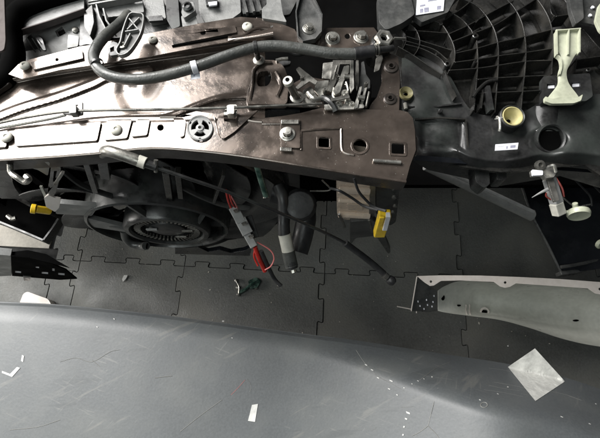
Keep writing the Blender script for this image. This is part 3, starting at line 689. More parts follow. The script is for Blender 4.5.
# bulb socket
so = P(508, 121, .865); ss = S(508, 121, .88)
bs = MB().lathe([(12.2 * ss, -.02), (12.6 * ss, .010), (12.6 * ss, .018), (11.6 * ss, .020), (10.6 * ss, .018), (10.2 * ss, 0)], so, (0, -.1, 1), 28).build('bulb_socket', BLK, hh, label='round black socket with a pale yellow cup')
MB().lathe([(10.3 * ss, .014), (10.3 * ss, .019), (9.4 * ss, .0195), (6 * ss, .004), (3.4 * ss, 0), (2.2 * ss, 0), (1.8 * ss, .003), (0, .003)], so, (0, -.1, 1), 28).build('yellow_cup', YELP, bs)
MB().lathe([(1.9 * ss, .0032), (1.9 * ss, .006), (0, .006)], so + Vector((-.002, -.003, 0)), (0, -.1, 1), 10).build('cup_hole', DARK, bs)
MB().ptube([(497, 117, .876), (499.5, 119, .880), (500, 127, .876), (499.5, 131, .872)], .0026, n=8).build('bail_wire', SILV, bs)
MB().ptube([(495, 119, .876), (503, 117.5, .884)], .0016, n=6, smooth=0).build('bail_wire', SILV, bs)
# label
lb = MB().plate([(495.5, 144.3), (518.5, 142.6), (517.5, 149.2), (495, 150.6)], .8755, .001).build('white_label', PAPER, hh)
MB().plate([(510.5, 145.4), (515.6, 145.0), (515.3, 147.4), (510.3, 147.8)], .8759, .0003).build('label_print', INK, lb)
MB().plate([(497.3, 145.8), (503.6, 145.3), (503.6, 146.2), (497.3, 146.7)], .8759, .0003).build('label_print', PAPER, lb)
MB().plate([(506.4, 146.2), (507.6, 146.1), (507.5, 148.6), (506.3, 148.7)], .8759, .0003).build('label_print', INK, lb)
# port on the right
s_ = S(549, 138, .87)
MB().lathe([(15.5 * s_, -.02), (15 * s_, .006), (14 * s_, .010), (12.5 * s_, .008), (12 * s_, -.04)], P(549, 139, .858), (0, -.45, 1), 28).build('round_port', BLK, hh)
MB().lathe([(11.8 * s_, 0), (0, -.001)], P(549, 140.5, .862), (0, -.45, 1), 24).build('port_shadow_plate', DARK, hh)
MB().grid(lambda u, v: P(535 + 28 * u, 106 + 25 * v, .862 + .009 * math.sin(PI * u) * (1 - .2 * v)), 16, 8, .003).build('port_hood', BLK, hh, ang=60)
# white strut mount
MB().plate(fillet([(543, 76), (590, 73), (593, 96), (586, 101), (543, 101)], 2), .884, .014, [fillet([(547, 83.5), (555.5, 83), (555.5, 88), (547, 88.5)], 1), fillet([(571.5, 82), (580.5, 81.5), (580.5, 86.5), (572, 87)], 1)]).build('mount_block', BLK, hh, bevel=.002)
for a in ([(548, 85.5), (555, 84.8), (555, 88), (548, 88.5)], [(572.5, 83.6), (580, 83), (580, 86.3), (572.5, 87)]): MB().plate(fillet(a, .6), .880, .004).build('bright_slot_fill', PAPER, hh)
ws = MB().grid(lambda u, v: (lambda x0, x1, y0, y1, z: P(x0 + (x1 - x0) * v, y0 + (y1 - y0) * v, z))(
    smoothcurve(((0, 556), (.28, 558), (.36, 561), (.48, 561), (.6, 558.5), (.75, 558), (.9, 550), (1, 545)), u),
    smoothcurve(((0, 581), (.28, 581), (.36, 576), (.48, 571), (.6, 567), (.75, 569), (.9, 577), (1, 582)), u),
    29 + 73 * u, 28 + 73 * u, .905 - .004 * u + .002 * math.sin(PI * v)), 50, 10, .004).build('strut_plate', WHITEP, hh, bevel=.001, label='milky white hourglass strut', ang=50)
for x0, x1, y0, y1 in ((557, 557.5, 30, 54), (569, 568.5, 29, 54), (580, 580, 28, 52)): MB().wall([P(x0, y0, .913), P(x1, y1, .910)], 0, .010, .002).build('strut_rib', WHITEP, ws)
MB().wall([P(557, 30, .913), P(581, 28, .913)], 0, .010, .002).build('strut_rib', WHITEP, ws)
MB().wall(crv([P(x, y, .908) for x, y in ((557, 54), (561, 58), (562, 66), (560, 74))], 4), 0, .008, .0016).build('strut_rib', WHITEP, ws)
MB().plate(fillet([(545, 96), (552, 99), (560, 97), (571, 97), (577, 98), (583, 94), (581, 100.5), (574, 103), (552, 103.5), (545, 101)], 1.5), .910, .006).build('strut_foot', WHITEP, ws, bevel=.0012)
# hub at the ring centre
hub = P(384, 38, .962); hs_ = S(384, 38, .962)
MB().lathe([(11.5 * hs_, -.05), (11.5 * hs_, -.004), (9.6 * hs_, 0), (9 * hs_, -.002)], hub + Vector((0, 0, -.004)), (.1, 0, 1), 28).build('hub_boss', BLK2, hh)
hn = MB().lathe([(9.6 * hs_, -.004), (9.6 * hs_, .002), (8.4 * hs_, .004), (5.2 * hs_, .004), (4.8 * hs_, .002), (3.6 * hs_, .001), (3.4 * hs_, -.004)], hub, (.15, -.1, 1), 24, mod=hexmod).build('hub_nut', SILV, hh)
MB().ptube([(376, 44, .957), (375, 50, .965), (378, 56, .960)], .0025, n=8).build('hub_wire', SILV, hh)
MB().bar(P(394, 38, .9), P(405, 38.5, .895), .0022, .004).build('hub_spoke', SILV, hh)
# skirt clips below
for pts in ([(474, 166), (488, 162), (490, 184), (484, 188), (476, 182)], [(496, 164), (508, 166), (506, 180), (497, 180)]): MB().plate(fillet(pts, 2), .83, .03).build('skirt_clip', BLK, hh, bevel=.002)
MB().vplate([(412, 160), (640, 176), (640, 200), (560, 176), (500, 186), (428, 170)], P(470, 176, .80).y, .01).build('skirt', GLOSS, hh)
# yellow grommet at left
gr = thing('yellow_grommet', 'small pale yellow round grommet between brown bracket and black housing', 'grommet', P(406, 94, .86))
s_ = S(406, 94, .875)
MB().lathe([(7 * s_, 0), (7.2 * s_, .004), (6.6 * s_, .006), (3.4 * s_, .003), (2.6 * s_, .002), (2.4 * s_, -.004)], P(405.5, 94, .872), (.1, -.1, 1), 24).build('grommet_ring', YELP, gr)
MB().tube([P(405, 103, .87), P(406, 109, .868)], .0035, n=10, smooth=0).build('grommet_stem', CREAM, gr)
MB().lathe([(2.5 * s_, 0), (0, 0)], P(406, 95, .8705), (0, 0, 1), 12).build('grommet_hole', DARK, gr)
# white sticker with panel behind
pb = thing('sticker_panel', 'dark grey panel carrying a blue-white sticker at the top right of centre', 'panel', P(430, 8, .85))
MB().plate(fillet([(405, -10), (460, -10), (448, 12), (432, 18), (422, 22), (412, 14)], 1.5), .893, .012).build('panel_body', TRIMD, pb, bevel=.0015)
st = MB().plate([(417.5, -8), (445, -8), (443.4, 10.6), (415.8, 15)], .8955, .001).build('sticker', PAPER, pb)
for a in ([(420, 9), (423, 8.4), (423, 12), (420, 12.4)], [(424, 7.8), (428.6, 7), (428.8, 11.2), (424.4, 12)], [(437, 6), (441, 5.4), (440.6, 8.8), (437, 9.3)], [(420, 5), (425, 4), (425, 5.4), (420, 6.4)], [(428, 0), (440, -2), (440, -.8), (428, 1.2)]):
    MB().plate(a, .8960, .0003).build('sticker_print', INK, st)
# right top dark parts
tr = thing('corner_bracket', 'dark grey bracket with two pale studs in the upper right corner of the photo', 'bracket', P(585, 10, .86))
MB().plate(fillet([(572, -10), (605, -10), (605, 28), (592, 24), (580, 22)], 2), .90, .006).build('bracket_plate', TRIMD, tr, bevel=.001)
MB().plate(fillet([(568, -10), (582, -10), (584, 18), (576, 24), (571, 10)], 2), .912, .01).build('bracket_arm', TRIMD, tr, bevel=.002)
for x, y in ((592, 8), (589.5, 16)): MB().lathe([(.0030, 0), (.0030, .003), (0, .004)], P(x, y, .901), n=12).build('stud', PAPER, tr)
MB().plate(fillet([(599, 4), (612, -4), (612, 40), (600, 30), (595.5, 20)], 2), .915, .006).build('white_tab', WHITEP, tr, bevel=.001)

# ================================================================== FAN AND SHROUD (upright behind the crossbar face)
fan = thing('cooling_fan', 'black round cooling fan with finned motor hub in its shroud below the crossbar', 'cooling fan', V(160, 250, .36))
YS = .352
fc = V(160, 219, YS); kf = (fc - Vector((0, 0, ZC))).dot(Vector((0, TS, -TC))) / F
RF = 66 * kf
def xz(loop, Y): return [Vector((p[0], Y, p[1])) for p in loop]
RB = .285; YB_ = .395; bc = Vector((fc.x - .005, YB_, fc.z - .005))
x0 = V(4, 205, .41).x; x1 = V(300, 205, .41).x; zt = .915
outer = [(x0, zt), (x1, zt), (x1, bc.z - .02)]
outer += [(bc.x + RB * 1.06 * math.cos(a), bc.z + RB * 1.06 * math.sin(a)) for a in [R(-8 - 164 * q / 24) for q in range(25)]]
outer += [(x0, bc.z - .04)]
MB().prism3([xz(outer, .42), xz([(bc.x + RB * 1.02 * math.cos(a * PI / 28), bc.z + RB * 1.02 * math.sin(a * PI / 28)) for a in range(56)], .42)], (0, .010, 0)).build('shroud', GLOSS, fan, bevel=.002)
MB().lathe([(RB * 1.02, .03), (RB * 1.015, -.012), (RB * 1.03, -.018), (RB * 1.045, -.012), (RB * 1.05, .02)], bc + Vector((0, .01, 0)), (0, 1, 0), 72).build('shroud_ring', BLK2, fan)
MB().lathe([(RF * .97, .05), (RF * .97, -.018), (RF * .99, -.024), (RF * 1.03, -.022), (RF * 1.06, .005), (RF * 1.06, .05)], fc, (0, 1, 0), 56).build('rotor_ring', BLK, fan)
for k in range(9):
    a = 2 * PI * k / 9 + .15
    def bl(u, v, a=a):
        r = RF * 1.0 + (RB - RF) * u
        aa = a + (.56 + .14 * math.sin(PI * u)) * v + .55 * u ** 1.4
        return Vector((fc.x, 0, fc.z)) + Vector((r * math.cos(aa), .362 + .062 * v - .012 * math.sin(PI * v) + .006 * u, r * math.sin(aa)))
    MB().grid(bl, 14, 8, .003, vec=(0, .003, 0)).build('blade', BLADE, fan, bevel=.0008, ang=60)
for k in range(7):
    a = 2 * PI * k / 7 + .3
    def bi(u, v, a=a):
        r = RF * (.60 + .38 * u); aa = a + .35 * v + .2 * u
        return fc + Vector((r * math.cos(aa), .002 + .03 * v, r * math.sin(aa)))
    MB().grid(bi, 6, 4, .002, vec=(0, .002, 0)).build('cooling_vane', BLADE, fan, ang=60)
hc = fc + Vector((.018, -.020, -.006)); RH = RF * .64
MB().lathe([(RH, .03), (RH, -.006), (RH * .96, -.012), (RH * .86, -.013), (RH * .82, -.008), (RH * .82, .004), (RH * .45, .006), (RH * .42, -.004), (RH * .3, -.008), (0, -.008)], hc, (0, 1, 0), 56).build('motor_hub', BLK, fan)
for k in range(44):
    a = 2 * PI * k / 44
    if k == 0:
        f0 = MB().box((0, 0, 0), RH * .15, .008, RH * .04).build('cooling_fin', DSILV, fan, bevel=.0006)
        o = f0
    else: o = f0.copy(); COL.objects.link(o); o.parent = fan
    o.location = hc + Vector((RH * .68 * math.cos(a), -.004, RH * .68 * math.sin(a))) - wloc(fan); o.rotation_euler = (0, -a, 0)
for k in range(5):
    a = 2 * PI * k / 5 + .5
    MB().bar(hc + Vector((RH * .9 * math.cos(a), -.004, RH * .9 * math.sin(a))), fc + Vector((RF * 1.02 * math.cos(a + .1), -.004, RF * 1.02 * math.sin(a + .1))), .006, .012, up=(0, 1, 0)).build('spoke', TRIMD, fan)
for x, z in ((-.3, .2), (.25, -.35), (.5, .1)):
    MB().box(hc + Vector((RH * x, -.010, RH * z)), RH * .26, .004, RH * .10).build('balance_clip', GREYC if x < 0 else DSILV, fan, bevel=.001)
# shroud relief
for q in (((86, 158), (96, 190), .010), ((103, 158), (106, 176), .016), ((166, 170), (170, 198), .012), ((178, 170), (181, 196), .010), ((60, 168), (54, 190), .008), ((224, 172), (214, 200), .006)):
    a, b, t = q; MB().bar(V(*a, YS - .008), V(*b, YS - .008), t, .014, up=(0, 1, 0)).build('strut', BLK2, fan, bevel=.001)
for q in ([(62, 170), (80, 184), (100, 192), (112, 196)], [(180, 186), (200, 196), (224, 205), (250, 208)]):
    MB().tube([V(x, y, YS - .006) for x, y in q], .006, n=8, flat=.5).build('moulded_rib', TRIMD, fan)
MB().vplate(fillet([(54, 203), (98, 207), (92, 216), (56, 214)], 1.5), YS - .02, .01).build('blade_tip_patch', TRIM, fan, bevel=.001)  # grey plates for lit fan blade tips, the light put into their colour
MB().vplate(fillet([(87, 218), (132, 229), (131, 233), (92, 227)], 1), YS - .02, .01).build('blade_tip_patch', TRIM, fan, bevel=.001)
MB().vplate([(175, 244), (186, 248), (198, 247), (208, 252), (220, 250), (231, 253), (244, 251), (252, 247), (250, 256), (175, 254)], YS - .006, .012).build('scalloped_edge', GLOSS, fan, bevel=.001)
MB().tube([V(124, 230, .34), V(126, 238, .33), V(132, 244, .32), V(142, 246, .315), V(146, 246, .31)], .010, n=14).build('drain_pipe', TRIMD, fan)
MB().lathe([(.0075, 0), (0, 0)], V(147, 246, .3095) , (1, -.1, 0), 14).build('pipe_mouth', DARK, fan)
# radiator core
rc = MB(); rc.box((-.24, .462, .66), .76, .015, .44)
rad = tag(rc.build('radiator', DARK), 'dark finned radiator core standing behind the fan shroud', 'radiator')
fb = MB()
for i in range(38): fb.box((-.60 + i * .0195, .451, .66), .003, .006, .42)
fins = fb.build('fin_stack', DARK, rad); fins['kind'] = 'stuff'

# ================================================================== loose cable and things hanging below the bar
cab = thing('release_cable', 'long thin black cable from a pale sleeve on the crossbar to a loose end plug', 'cable', P(250, 215, .85))
MB().ptube([(102, 153, .935), (107, 151, .95), (116, 153, .955), (128, 157, .952), (139, 161, .948)], .0088, n=16).build('cable_sleeve', DSILV, cab)
MB().ptube([(138, 160.5, .948), (146, 163.5, .945)], .0092, n=18, smooth=0).build('cable_ferrule', CREAM, cab, bevel=.001)
MB().ptube([(146, 163.5, .945), (157, 167, .94)], .0065, n=16, smooth=0).build('cable_collar', BLK, cab, bevel=.001)
MB().ptube([(156, 160, .95), (156, 172, .935)], .0032, n=10, smooth=0).build('cable_clamp', DSILV, cab)
MB().ptube([(155, 167, .94), (190, 179, .92), (228, 192, .89), (270, 209, .85), (310, 226, .80), (345, 243, .74), (368, 260, .69), (382, 272, .66), (389, 279, .65)], lambda t: .0028 + .0016 * max(0, t - .7) / .3, n=10).build('cable_core', BLK, cab)
MB().ptube([(345, 243, .741), (368, 260, .691), (382, 272, .661), (386, 276, .655)], .0062, n=12).build('cable_jacket', RUB, cab)
MB().lathe([(0, -.009), (.007, -.008), (.0095, -.003), (.0095, .004), (.006, .009), (0, .010)], P(391, 280.5, .65), (1, -1, 0), 14).build('end_plug', RUB, cab)
MB().ptube([(384, 275, .658), (387, 277.5, .655)], .0078, n=12, smooth=0).build('plug_collar', DSILV, cab)

gt = thing('green_sleeve', 'short green and black sleeve with open end poking out beneath the crossbar', 'sleeve', P(262, 180, .88))
MB().tube([V(257, 166, .33), V(261, 180, .315), V(266, 196, .30)], .0052, n=14, smooth=2, cap=True).build('sleeve_tube', GREEN, gt)
MB().lathe([(.0058, 0), (.0058, .002), (.004, .002), (.004, -.001), (0, -.001)], V(266, 197, .299), (.1, -.6, -.2), 14).build('sleeve_mouth', DSILV, gt)
MB().lathe([(.0038, .0022), (0, .0022)], V(266, 197, .299), (.1, -.6, -.2), 12).build('sleeve_hole', DARK, gt)

# red wires with connector
rw = thing('red_wire_connector', 'pale grey connector joining red wires, dangling in front of the floor', 'connector', P(242, 225, .70))
def C(px, py, z=.70): return P(px, py, z)
MB().tube([C(226, 190, .80), C(228, 200, .77), C(231, 208, .745)], .0022, n=8).build('red_wire', REDW, rw)
MB().tube([C(229, 192, .80), C(232, 203, .77), C(236, 208, .745)], .0018, n=8).build('red_wire', REDW, rw)
MB().tube([C(231, 196, .79), C(235, 203, .77), C(238, 209, .745)], .0013, n=8).build('pink_wire', PINKW, rw)
def obox(a, b, za, zb_, wd, ht, nm, m, bev=.0012):
    return MB().bar(C(*a, za), C(*b, zb_), wd, ht).build(nm, m, rw, bevel=bev)
obox((233, 207), (241, 222), .745, .73, .018, .014, 'connector_shell', GREYC)
obox((240, 219), (248, 234), .73, .72, .021, .016, 'connector_shell', GREYC)
obox((245, 231), (254, 247), .72, .71, .014, .013, 'connector_neck', GREYC)
obox((248, 216), (255, 238), .715, .70, .016, .012, 'latch_arm', BLK)
for a in ((235, 212), (243, 225), (250, 238)): MB().plate(fillet([(a[0] - 2, a[1] - 2), (a[0] + 3, a[1] - 4), (a[0] + 4, a[1] - 1), (a[0], a[1] + 1)], .6), .7525 - (a[1] - 212) * .0006, .002).build('connector_latch', DSILV, rw)
MB().tube([C(255, 247, .71), C(259, 258, .69), C(265, 271, .66)], .0046, n=12).build('red_cable', REDW, rw)
MB().tube([C(261, 251, .705), C(270, 271, .66), C(275, 280, .64), C(281, 286, .63)], .0044, n=12).build('black_cable', RUB, rw)
MB().tube([C(257, 242, .71), C(270, 250, .70), C(274, 258, .69), C(271, 266, .68), C(265, 270, .67)], .0014, n=8).build('thin_red_wire', PINKW, rw)
MB().tube([C(256, 245, .70), C(254, 256, .69), C(258, 266, .68)], .002, n=8).build('thin_red_wire', REDW, rw)
for a in ((278, 285), (281, 287), (277, 287.5)): MB().lathe([(.003, 0), (0, .004)], C(*a, .632), (1, -1, 0), 8).build('bare_strand', SILV, rw)

gb = thing('broken_clip', 'small broken dark green clip with shiny bits lying on the rubber floor', 'clip', P(250, 287, 0))
MB().ptube([(239, 293, .006), (246, 289, .010), (252, 284, .012), (259, 281, .010)], .006, n=8).build('clip_stem', GREEN, gb)
MB().plate(fillet([(248, 281), (256, 277), (261, 281), (257, 288), (250, 289)], 1.5), .014, .012).build('clip_body', GREEN, gb, bevel=.002)
for x, y in ((236, 281), (238, 288), (238.5, 295), (256, 288), (254, 284)): MB().lathe([(.006, 0), (.007, .004), (.004, .010), (0, .011)], P(x, y, .002), (random.random() - .5, random.random() - .5, 1), 7).build('shiny_bit', SILV, gb)
MB().ptube([(236, 281, .012), (239, 287, .012), (238.5, 295, .010)], .0022, n=6).build('shiny_wire', SILV, gb)

# black hose with white band
bh = thing('banded_hose', 'black drooping hose with a white tape band right of the red wires', 'hose', P(290, 250, .6))
MB().ptube([(278, 186, .72), (283, 198, .715), (284, 212, .70), (284, 232, .68), (288, 250, .66), (292, 268, .64)], .0125, n=18).build('hose_body', RUB, bh)
MB().ptube([(284.5, 234, .6785), (286.5, 243, .668), (288.2, 251, .659)], .0132, n=18).build('tape_band', CREAM, bh)
MB().ptube([(288, 251, .659), (291, 264, .643), (291.8, 267, .6405)], .0137, n=18).build('hose_cuff', HOSE, bh, bevel=.001)
MB().lathe([(.006, 0), (.006, .006), (0, .008)], P(293.5, 270, .637), (.3, -1, -.2), 8).build('hose_tip', SILV, bh)
h2 = MB().ptube([(272, 192, .66), (300, 200, .65), (306, 215, .64), (303, 235, .62), (298, 252, .61)], .022, n=18)
tag(h2.build('fat_hose', RUB), 'fat black hose hanging behind the hose with the white band', 'hose')
h3 = MB()
h3.lathe([(.03, 0), (.034, .02), (.034, .05), (.028, .06), (0, .062)], P(300, 205, .66), (0, -.4, 1), 20)
tag(h3.build('dark_pump', RUB, bevel=.002), 'small black round pump body in the shade above the drooping hoses', 'pump')

# tan finned casting with black wires
hb = thing('tan_casting', 'tan metal block with horizontal ribs hanging below the right end of the crossbar', 'metal block', P(353, 205, .75))
YB = .30
MB().vplate(fillet([(337, 172), (370, 176), (371, 210), (366, 220), (345, 220), (337, 214)], 2), YB, .05).build('block_body', COPPER, hb, bevel=.003)
for y, rr, mm in ((180, .004, COPPER), (190, .0075, COPPER), (201, .0045, COPPER), (214.5, .0075, COPPER)):
    MB().tube([V(338.5, y - .8, YB - .002), V(369.5, y + .8, YB - .002)], rr, n=14, smooth=0).build('block_rib', mm, hb, bevel=.001)
MB().vplate(fillet([(347, 204), (363, 205), (362, 211), (348, 210)], 1), YB - .004, .004).build('cast_pad', COPPER, hb, bevel=.001)
MB().vplate(fillet([(370, 176), (376, 178), (375, 214), (371, 222), (369, 214)], 1.5), YB - .002, .04).build('side_plate', DSILV, hb, bevel=.001)
MB().bar(V(339, 214, YB - .01), V(345, 227, YB - .01), .004, .003, up=(0, 1, 0)).build('bent_foot', DSILV, hb)
MB().bar(V(369, 220, YB - .01), V(372, 232, YB - .01), .004, .003, up=(0, 1, 0)).build('bent_foot', DSILV, hb)
bw = thing('black_wire_pair', 'two thin black wires crossing the tan block towards the yellow plug', 'wires', P(350, 200, .75))
MB().tube([V(354, 178, .285), V(358, 190, .275), V(364, 198, .27), V(374, 207, .26), V(386, 211, .25)], .0022, n=8).build('wire', RUB, bw)
MB().tube([V(330, 188, .29), V(340, 191, .28), V(352, 198, .275), V(364, 206, .265), V(378, 210, .255)], .0022, n=8).build('wire', RUB, bw)
MB().tube([V(322, 180, .30), V(330, 190, .29), V(310, 191, .29)], .0012, n=6).build('wire', DSILV, bw)
bp = thing('black_column', 'black plastic column under the right end of the crossbar beside the tan block', 'column', P(385, 200, .7))
MB().vplate(fillet([(376, 184), (400, 188), (396, 222), (390, 226), (376, 214)], 2), .30, .04).build('column_body', BLK, bp, bevel=.002)
MB().vplate(fillet([(350, 222), (372, 220), (380, 226), (391, 252), (388, 254), (376, 236), (356, 238), (350, 246)], 2), .29, .012).build('torn_bracket', TRIMD, bp, bevel=.001)
for x, y in ((394, 196), (395, 205), (393, 211)): MB().lathe([(.004, 0), (.004, .004), (0, .005)], V(x, y, .296), (0, -1, 0), 8).build('column_screw', DSILV, bp)
yp = thing('yellow_plug', 'bright yellow connector plug at the foot of the black column', 'plug', P(382, 225, .7))
MB().bar(V(385, 213, .262), V(379, 234, .250), .020, .016, up=(0, 1, 0)).build('plug_shell', YEL, yp, bevel=.0025)
MB().bar(V(388, 214, .26), V(384.5, 228, .25), .008, .012, up=(0, 1, 0)).build('white_clip', PAPER, yp, bevel=.001)
MB().bar(V(379, 230, .249), V(376, 238, .244), .004, .004, up=(0, 1, 0)).build('plug_pin', DSILV, yp)
MB().bar(V(382, 217, .2515), V(379.5, 226, .247), .008, .004, up=(0, 1, 0)).build('plug_key', YEL, yp, bevel=.001)

yl = thing('yellow_pipe_plug', 'small yellow plug with torn white tag at the left under the crossbar', 'plug', P(45, 208, .75))
MB().tube([V(31, 208.5, .28), V(36, 209.2, .28)], .0082, n=14, smooth=0).build('plug_head', YEL, yl, bevel=.001)
MB().tube([V(35, 209, .28), V(50, 211, .285)], .0066, n=14, smooth=0).build('plug_stem', YEL, yl, bevel=.001)
MB().vplate(fillet([(44, 198), (48, 195), (55, 198), (61, 199), (59, 208), (55, 212), (46, 207)], 1), .28, .003).build('white_tag', FLANGE, yl, bevel=.0008)
MB().bar(V(41, 186, .29), V(46, 197, .282), .004, .003, up=(0, 1, 0)).build('tag_stem', CREAM, yl)
lp = MB().tube([V(10, 164, .31), V(11, 172, .30), V(18, 178, .29), V(25, 182, .285), V(29, 179, .285), V(26, 176, .29)], .0045, n=10)
tag(lp.build('grey_loop_wire', DSILV), 'grey looped wire under the crossbar at the far left', 'wire')
bb = thing('black_strap_bracket', 'black strap bracket hanging under the left part of the crossbar above the white tag', 'bracket', P(54, 185, .8))
MB().vplate(fillet([(51, 167), (61, 167), (60, 178), (54, 196), (47, 194), (50, 176)], 1.5), .333, .012, [[(54, 171), (57, 171), (56, 181), (53, 182)]]).build('strap_plate', BLK2, bb, bevel=.001)
MB().bar(V(63, 172, .295), V(55, 184, .295), .004, .004, up=(0, 1, 0)).build('strap_pin', DSILV, bb)
gp = MB().vplate(fillet([(12, 162), (50, 162), (48, 176), (38, 170), (22, 166)], 2), .315, .01)
tag(gp.build('grey_backing_plate', TRIM, bevel=.002), 'plain grey plate tucked under the left end of the crossbar', 'plate')

# ================================================================== left tray and bracket on the floor
ty = thing('black_duct_tray', 'big black plastic tray hanging at the left edge with a pale lip', 'tray', P(20, 210, .40))
MB().plate(fillet([(-20, 164), (66, 168), (64, 212), (48, 238), (44, 240), (0, 223), (-20, 216)], 3), .40, .01).build('tray_floor', DARK, ty, bevel=.003)
MB().wall([P(x, y, .43) for x, y in ((-20, 215), (0, 222), (22, 231), (43, 240))], 0, .035, .006).build('tray_lip', TRIMD, ty, bevel=.001)
MB().wall([P(x, y, .43) for x, y in ((43, 240), (52, 228), (62, 212))], 0, .03, .006).build('tray_lip', BLK, ty, bevel=.001)
MB().ptube([(-10, 190, .44), (14, 194, .44), (34, 204, .44)], .012, n=10).build('tray_bead', BLK2, ty)
MB().ptube([(8, 216, .425), (12, 219, .43), (16, 218, .43)], .006, n=8).build('tray_hook', DSILV, ty)

sb = thing('slotted_rail', 'black steel rail pierced by small slots lying on the floor at the left', 'rail', P(40, 270, 0))
zR = .17
YR = P(40, 277, .02).y
rl = [(11, 256.5), (30, 258), (52, 264), (66, 270), (77, 279), (60, 280), (12, 276)]
slots = [[(15, 271), (21, 271.5), (21, 274), (15, 273.6)], [(35.5, 266.6), (39, 267), (39, 269.2), (35.5, 268.8)], [(41.5, 272), (48, 272.5), (48, 275), (41.5, 274.6)], [(52, 268.5), (54.5, 268.8), (54.5, 272), (52, 271.7)], [(58, 273), (64.5, 273.6), (64.5, 276.2), (58, 275.7)]]
slots = [slots[k] for k in range(5)]
MB().prism3([[V(x, y, .30) for x, y in l] for l in [rl, *slots]], (0, .004, 0)).build('rail_face', DARK, sb, bevel=.0006)
for l_ in slots: MB().prism3([[V(x, y, .3025) for x, y in l_]], (0, .001, 0)).build('bright_slot_fill', PAPER, sb)  # white fills standing in for light showing through the slots
MB().plate([(10, 252), (28, 250), (46, 254), (70, 268), (30, 258), (11, 257)], V(30, 258, .30).z, .004).build('rail_top', DARK, sb, bevel=.001)
MB().prism3([[V(x, y, .302) for x, y in [(-12, 254), (11, 256.3), (11.5, 276), (-12, 277)]]], (0, .02, 0)).build('rail_end', TRIM, sb, bevel=.002)
MB().prism3([[V(x, y, .296) for x, y in [(23, 276), (31, 277), (30, 281), (24, 281)]]], (0, .01, 0)).build('rail_foot', BLK, sb, bevel=.001)

fbk = MB().plate(fillet([(23, 294), (27, 291.5), (48, 299), (52, 306), (18, 307)], 2), .04, .036)
tag(fbk.build('white_block', FLANGE, bevel=.006), 'small off-white block on the rubber floor behind the grey body panel', 'block')
ck = MB(); ck.plate([(122, 279), (124, 275), (128, 275), (126, 279), (123, 282)], .008, .006)
tag(ck.build('white_flake', CHIP, bevel=.0015), 'small white paint flake lying on the rubber floor below the fan', 'flake')

# ================================================================== BRACE BAR and WHEEL LINER at right
br = thing('brace_tube', 'dark straight brace tube sloping down to the right under the headlight housing', 'brace', P(480, 190, .5))
MB().tube([P(426, 165, .60), P(532, 216, .50)], .013, n=18, smooth=0).build('tube', TRIM, br)
MB().tube([P(432, 164.5, .64), P(534, 212, .54)], .0042, n=12, smooth=0).build('highlight_strip', GREYC, br)  # pale strip standing in for the highlight along the tube
wl = thing('wheel_liner', 'glossy black wheel liner curving under the headlight at the right edge', 'wheel liner', P(560, 250, .3))
def lin(u, v):
    x0_ = smoothcurve(((0, 521), (.3, 530), (.65, 546), (1, 561)), u)
    py = 186 + 88 * u
    px = x0_ + (650 - x0_) * v
    return P(px, py - 12 * v * u, .34 + .03 * math.sin(PI * .5 * v) - .05 * u)
MB().grid(lin, 20, 24, .004).build('liner_shell', GLOSS, wl, ang=60)
MB().tube([lin(u / 10, 0) + Vector((0, 0, .004)) for u in range(11)], .004, n=8, smooth=0).build('liner_edge', TRIMD, wl)
MB().wall([P(x, y, .30) for x, y in ((561, 273), (578, 271), (600, 264), (640, 250))], 0, .03, .012).build('liner_lip', TRIMD, wl, bevel=.003)
MB().ptube([(561, 267, .31), (580, 264, .31), (600, 259, .31), (640, 246, .31)], .005, n=8).build('liner_bead', TRIMD, wl)

# headlamp pigtail
pg = thing('lamp_pigtail', 'grey socket with shiny metal clip and milky round cap dangling under the headlight', 'lamp connector', P(550, 185, .68))
ZP = .875
MB().bar(P(549, 178, ZP), P(557, 204, ZP - .02), .017, .017).build('socket_body', GREYC, pg, bevel=.003)
MB().plate(fillet([(547, 178), (553, 176.5), (559.5, 200), (554, 202)], 1.5), ZP + .010, .004).build('socket_label', DSILV, pg, bevel=.0008)
MB().bar(P(556, 203, ZP - .018), P(559.5, 215, ZP - .028), .017, .016).build('socket_foot', CREAM, pg, bevel=.002)
MB().plate(fillet([(532, 169), (540, 170), (545, 167), (553, 165), (557, 172), (554, 177), (546, 178), (543, 174), (533, 175)], 1.2), ZP + .018, .010).build('metal_clip', SILV, pg, bevel=.002)
MB().plate(fillet([(532, 169.5), (543, 170.5), (543, 175), (533, 175.5)], 1), ZP + .022, .004).build('clip_tongue', PAPER, pg, bevel=.001)
MB().lathe([(.008, 0), (.008, .005), (.004, .006), (.003, .002), (0, .002)], P(539, 165.5, ZP + .018), (0, -.3, 1), 14).build('clip_eye', DSILV, pg)
MB().ptube([(548, 167, ZP + .024), (554, 165.5, ZP + .03), (556, 172, ZP + .024)], .0025, n=8).build('clip_wire', SILV, pg)
MB().tube([P(556, 178, ZP - .02), P(562, 188, ZP - .02), P(564, 197, ZP - .02)], .0016, n=8).build('red_wire', REDD, pg)
MB().tube([P(548, 190, ZP - .015), P(546, 196, ZP - .015), P(552, 200, ZP - .015)], .0013, n=8).build('red_wire', REDD, pg)
MB().tube([P(548, 189, ZP), P(540, 193, ZP), P(532, 197.5, ZP)], lambda t: .003 - .0025 * t, n=8).build('pale_pin', GREYC, pg)
s_ = S(578, 213, .85)
MB().lathe([(0, -.004), (10.5 * s_, -.003), (11 * s_, .002), (10 * s_, .006), (8 * s_, .005), (6 * s_, .0042), (0, .004)], P(578.5, 213, .85), (-.1, -.98, .12), 28).build('round_cap', WHITEP, pg)
for k in range(0): MB().bar(P(572 + 3 * k, 212.5, .857) , P(573 + 3 * k, 216, .852), .0015, .0015).build('cap_rib', YELP, pg)
MB().tube([P(575.5, 208, .856), P(575, 203, .862)], .0045, n=12, smooth=0).build('cap_neck', WHITEP, pg, bevel=.001)
MB().tube([P(562, 212, ZP - .03), P(569, 212, .85)], .003, n=8, smooth=0).build('cap_stem', WHITEP, pg)
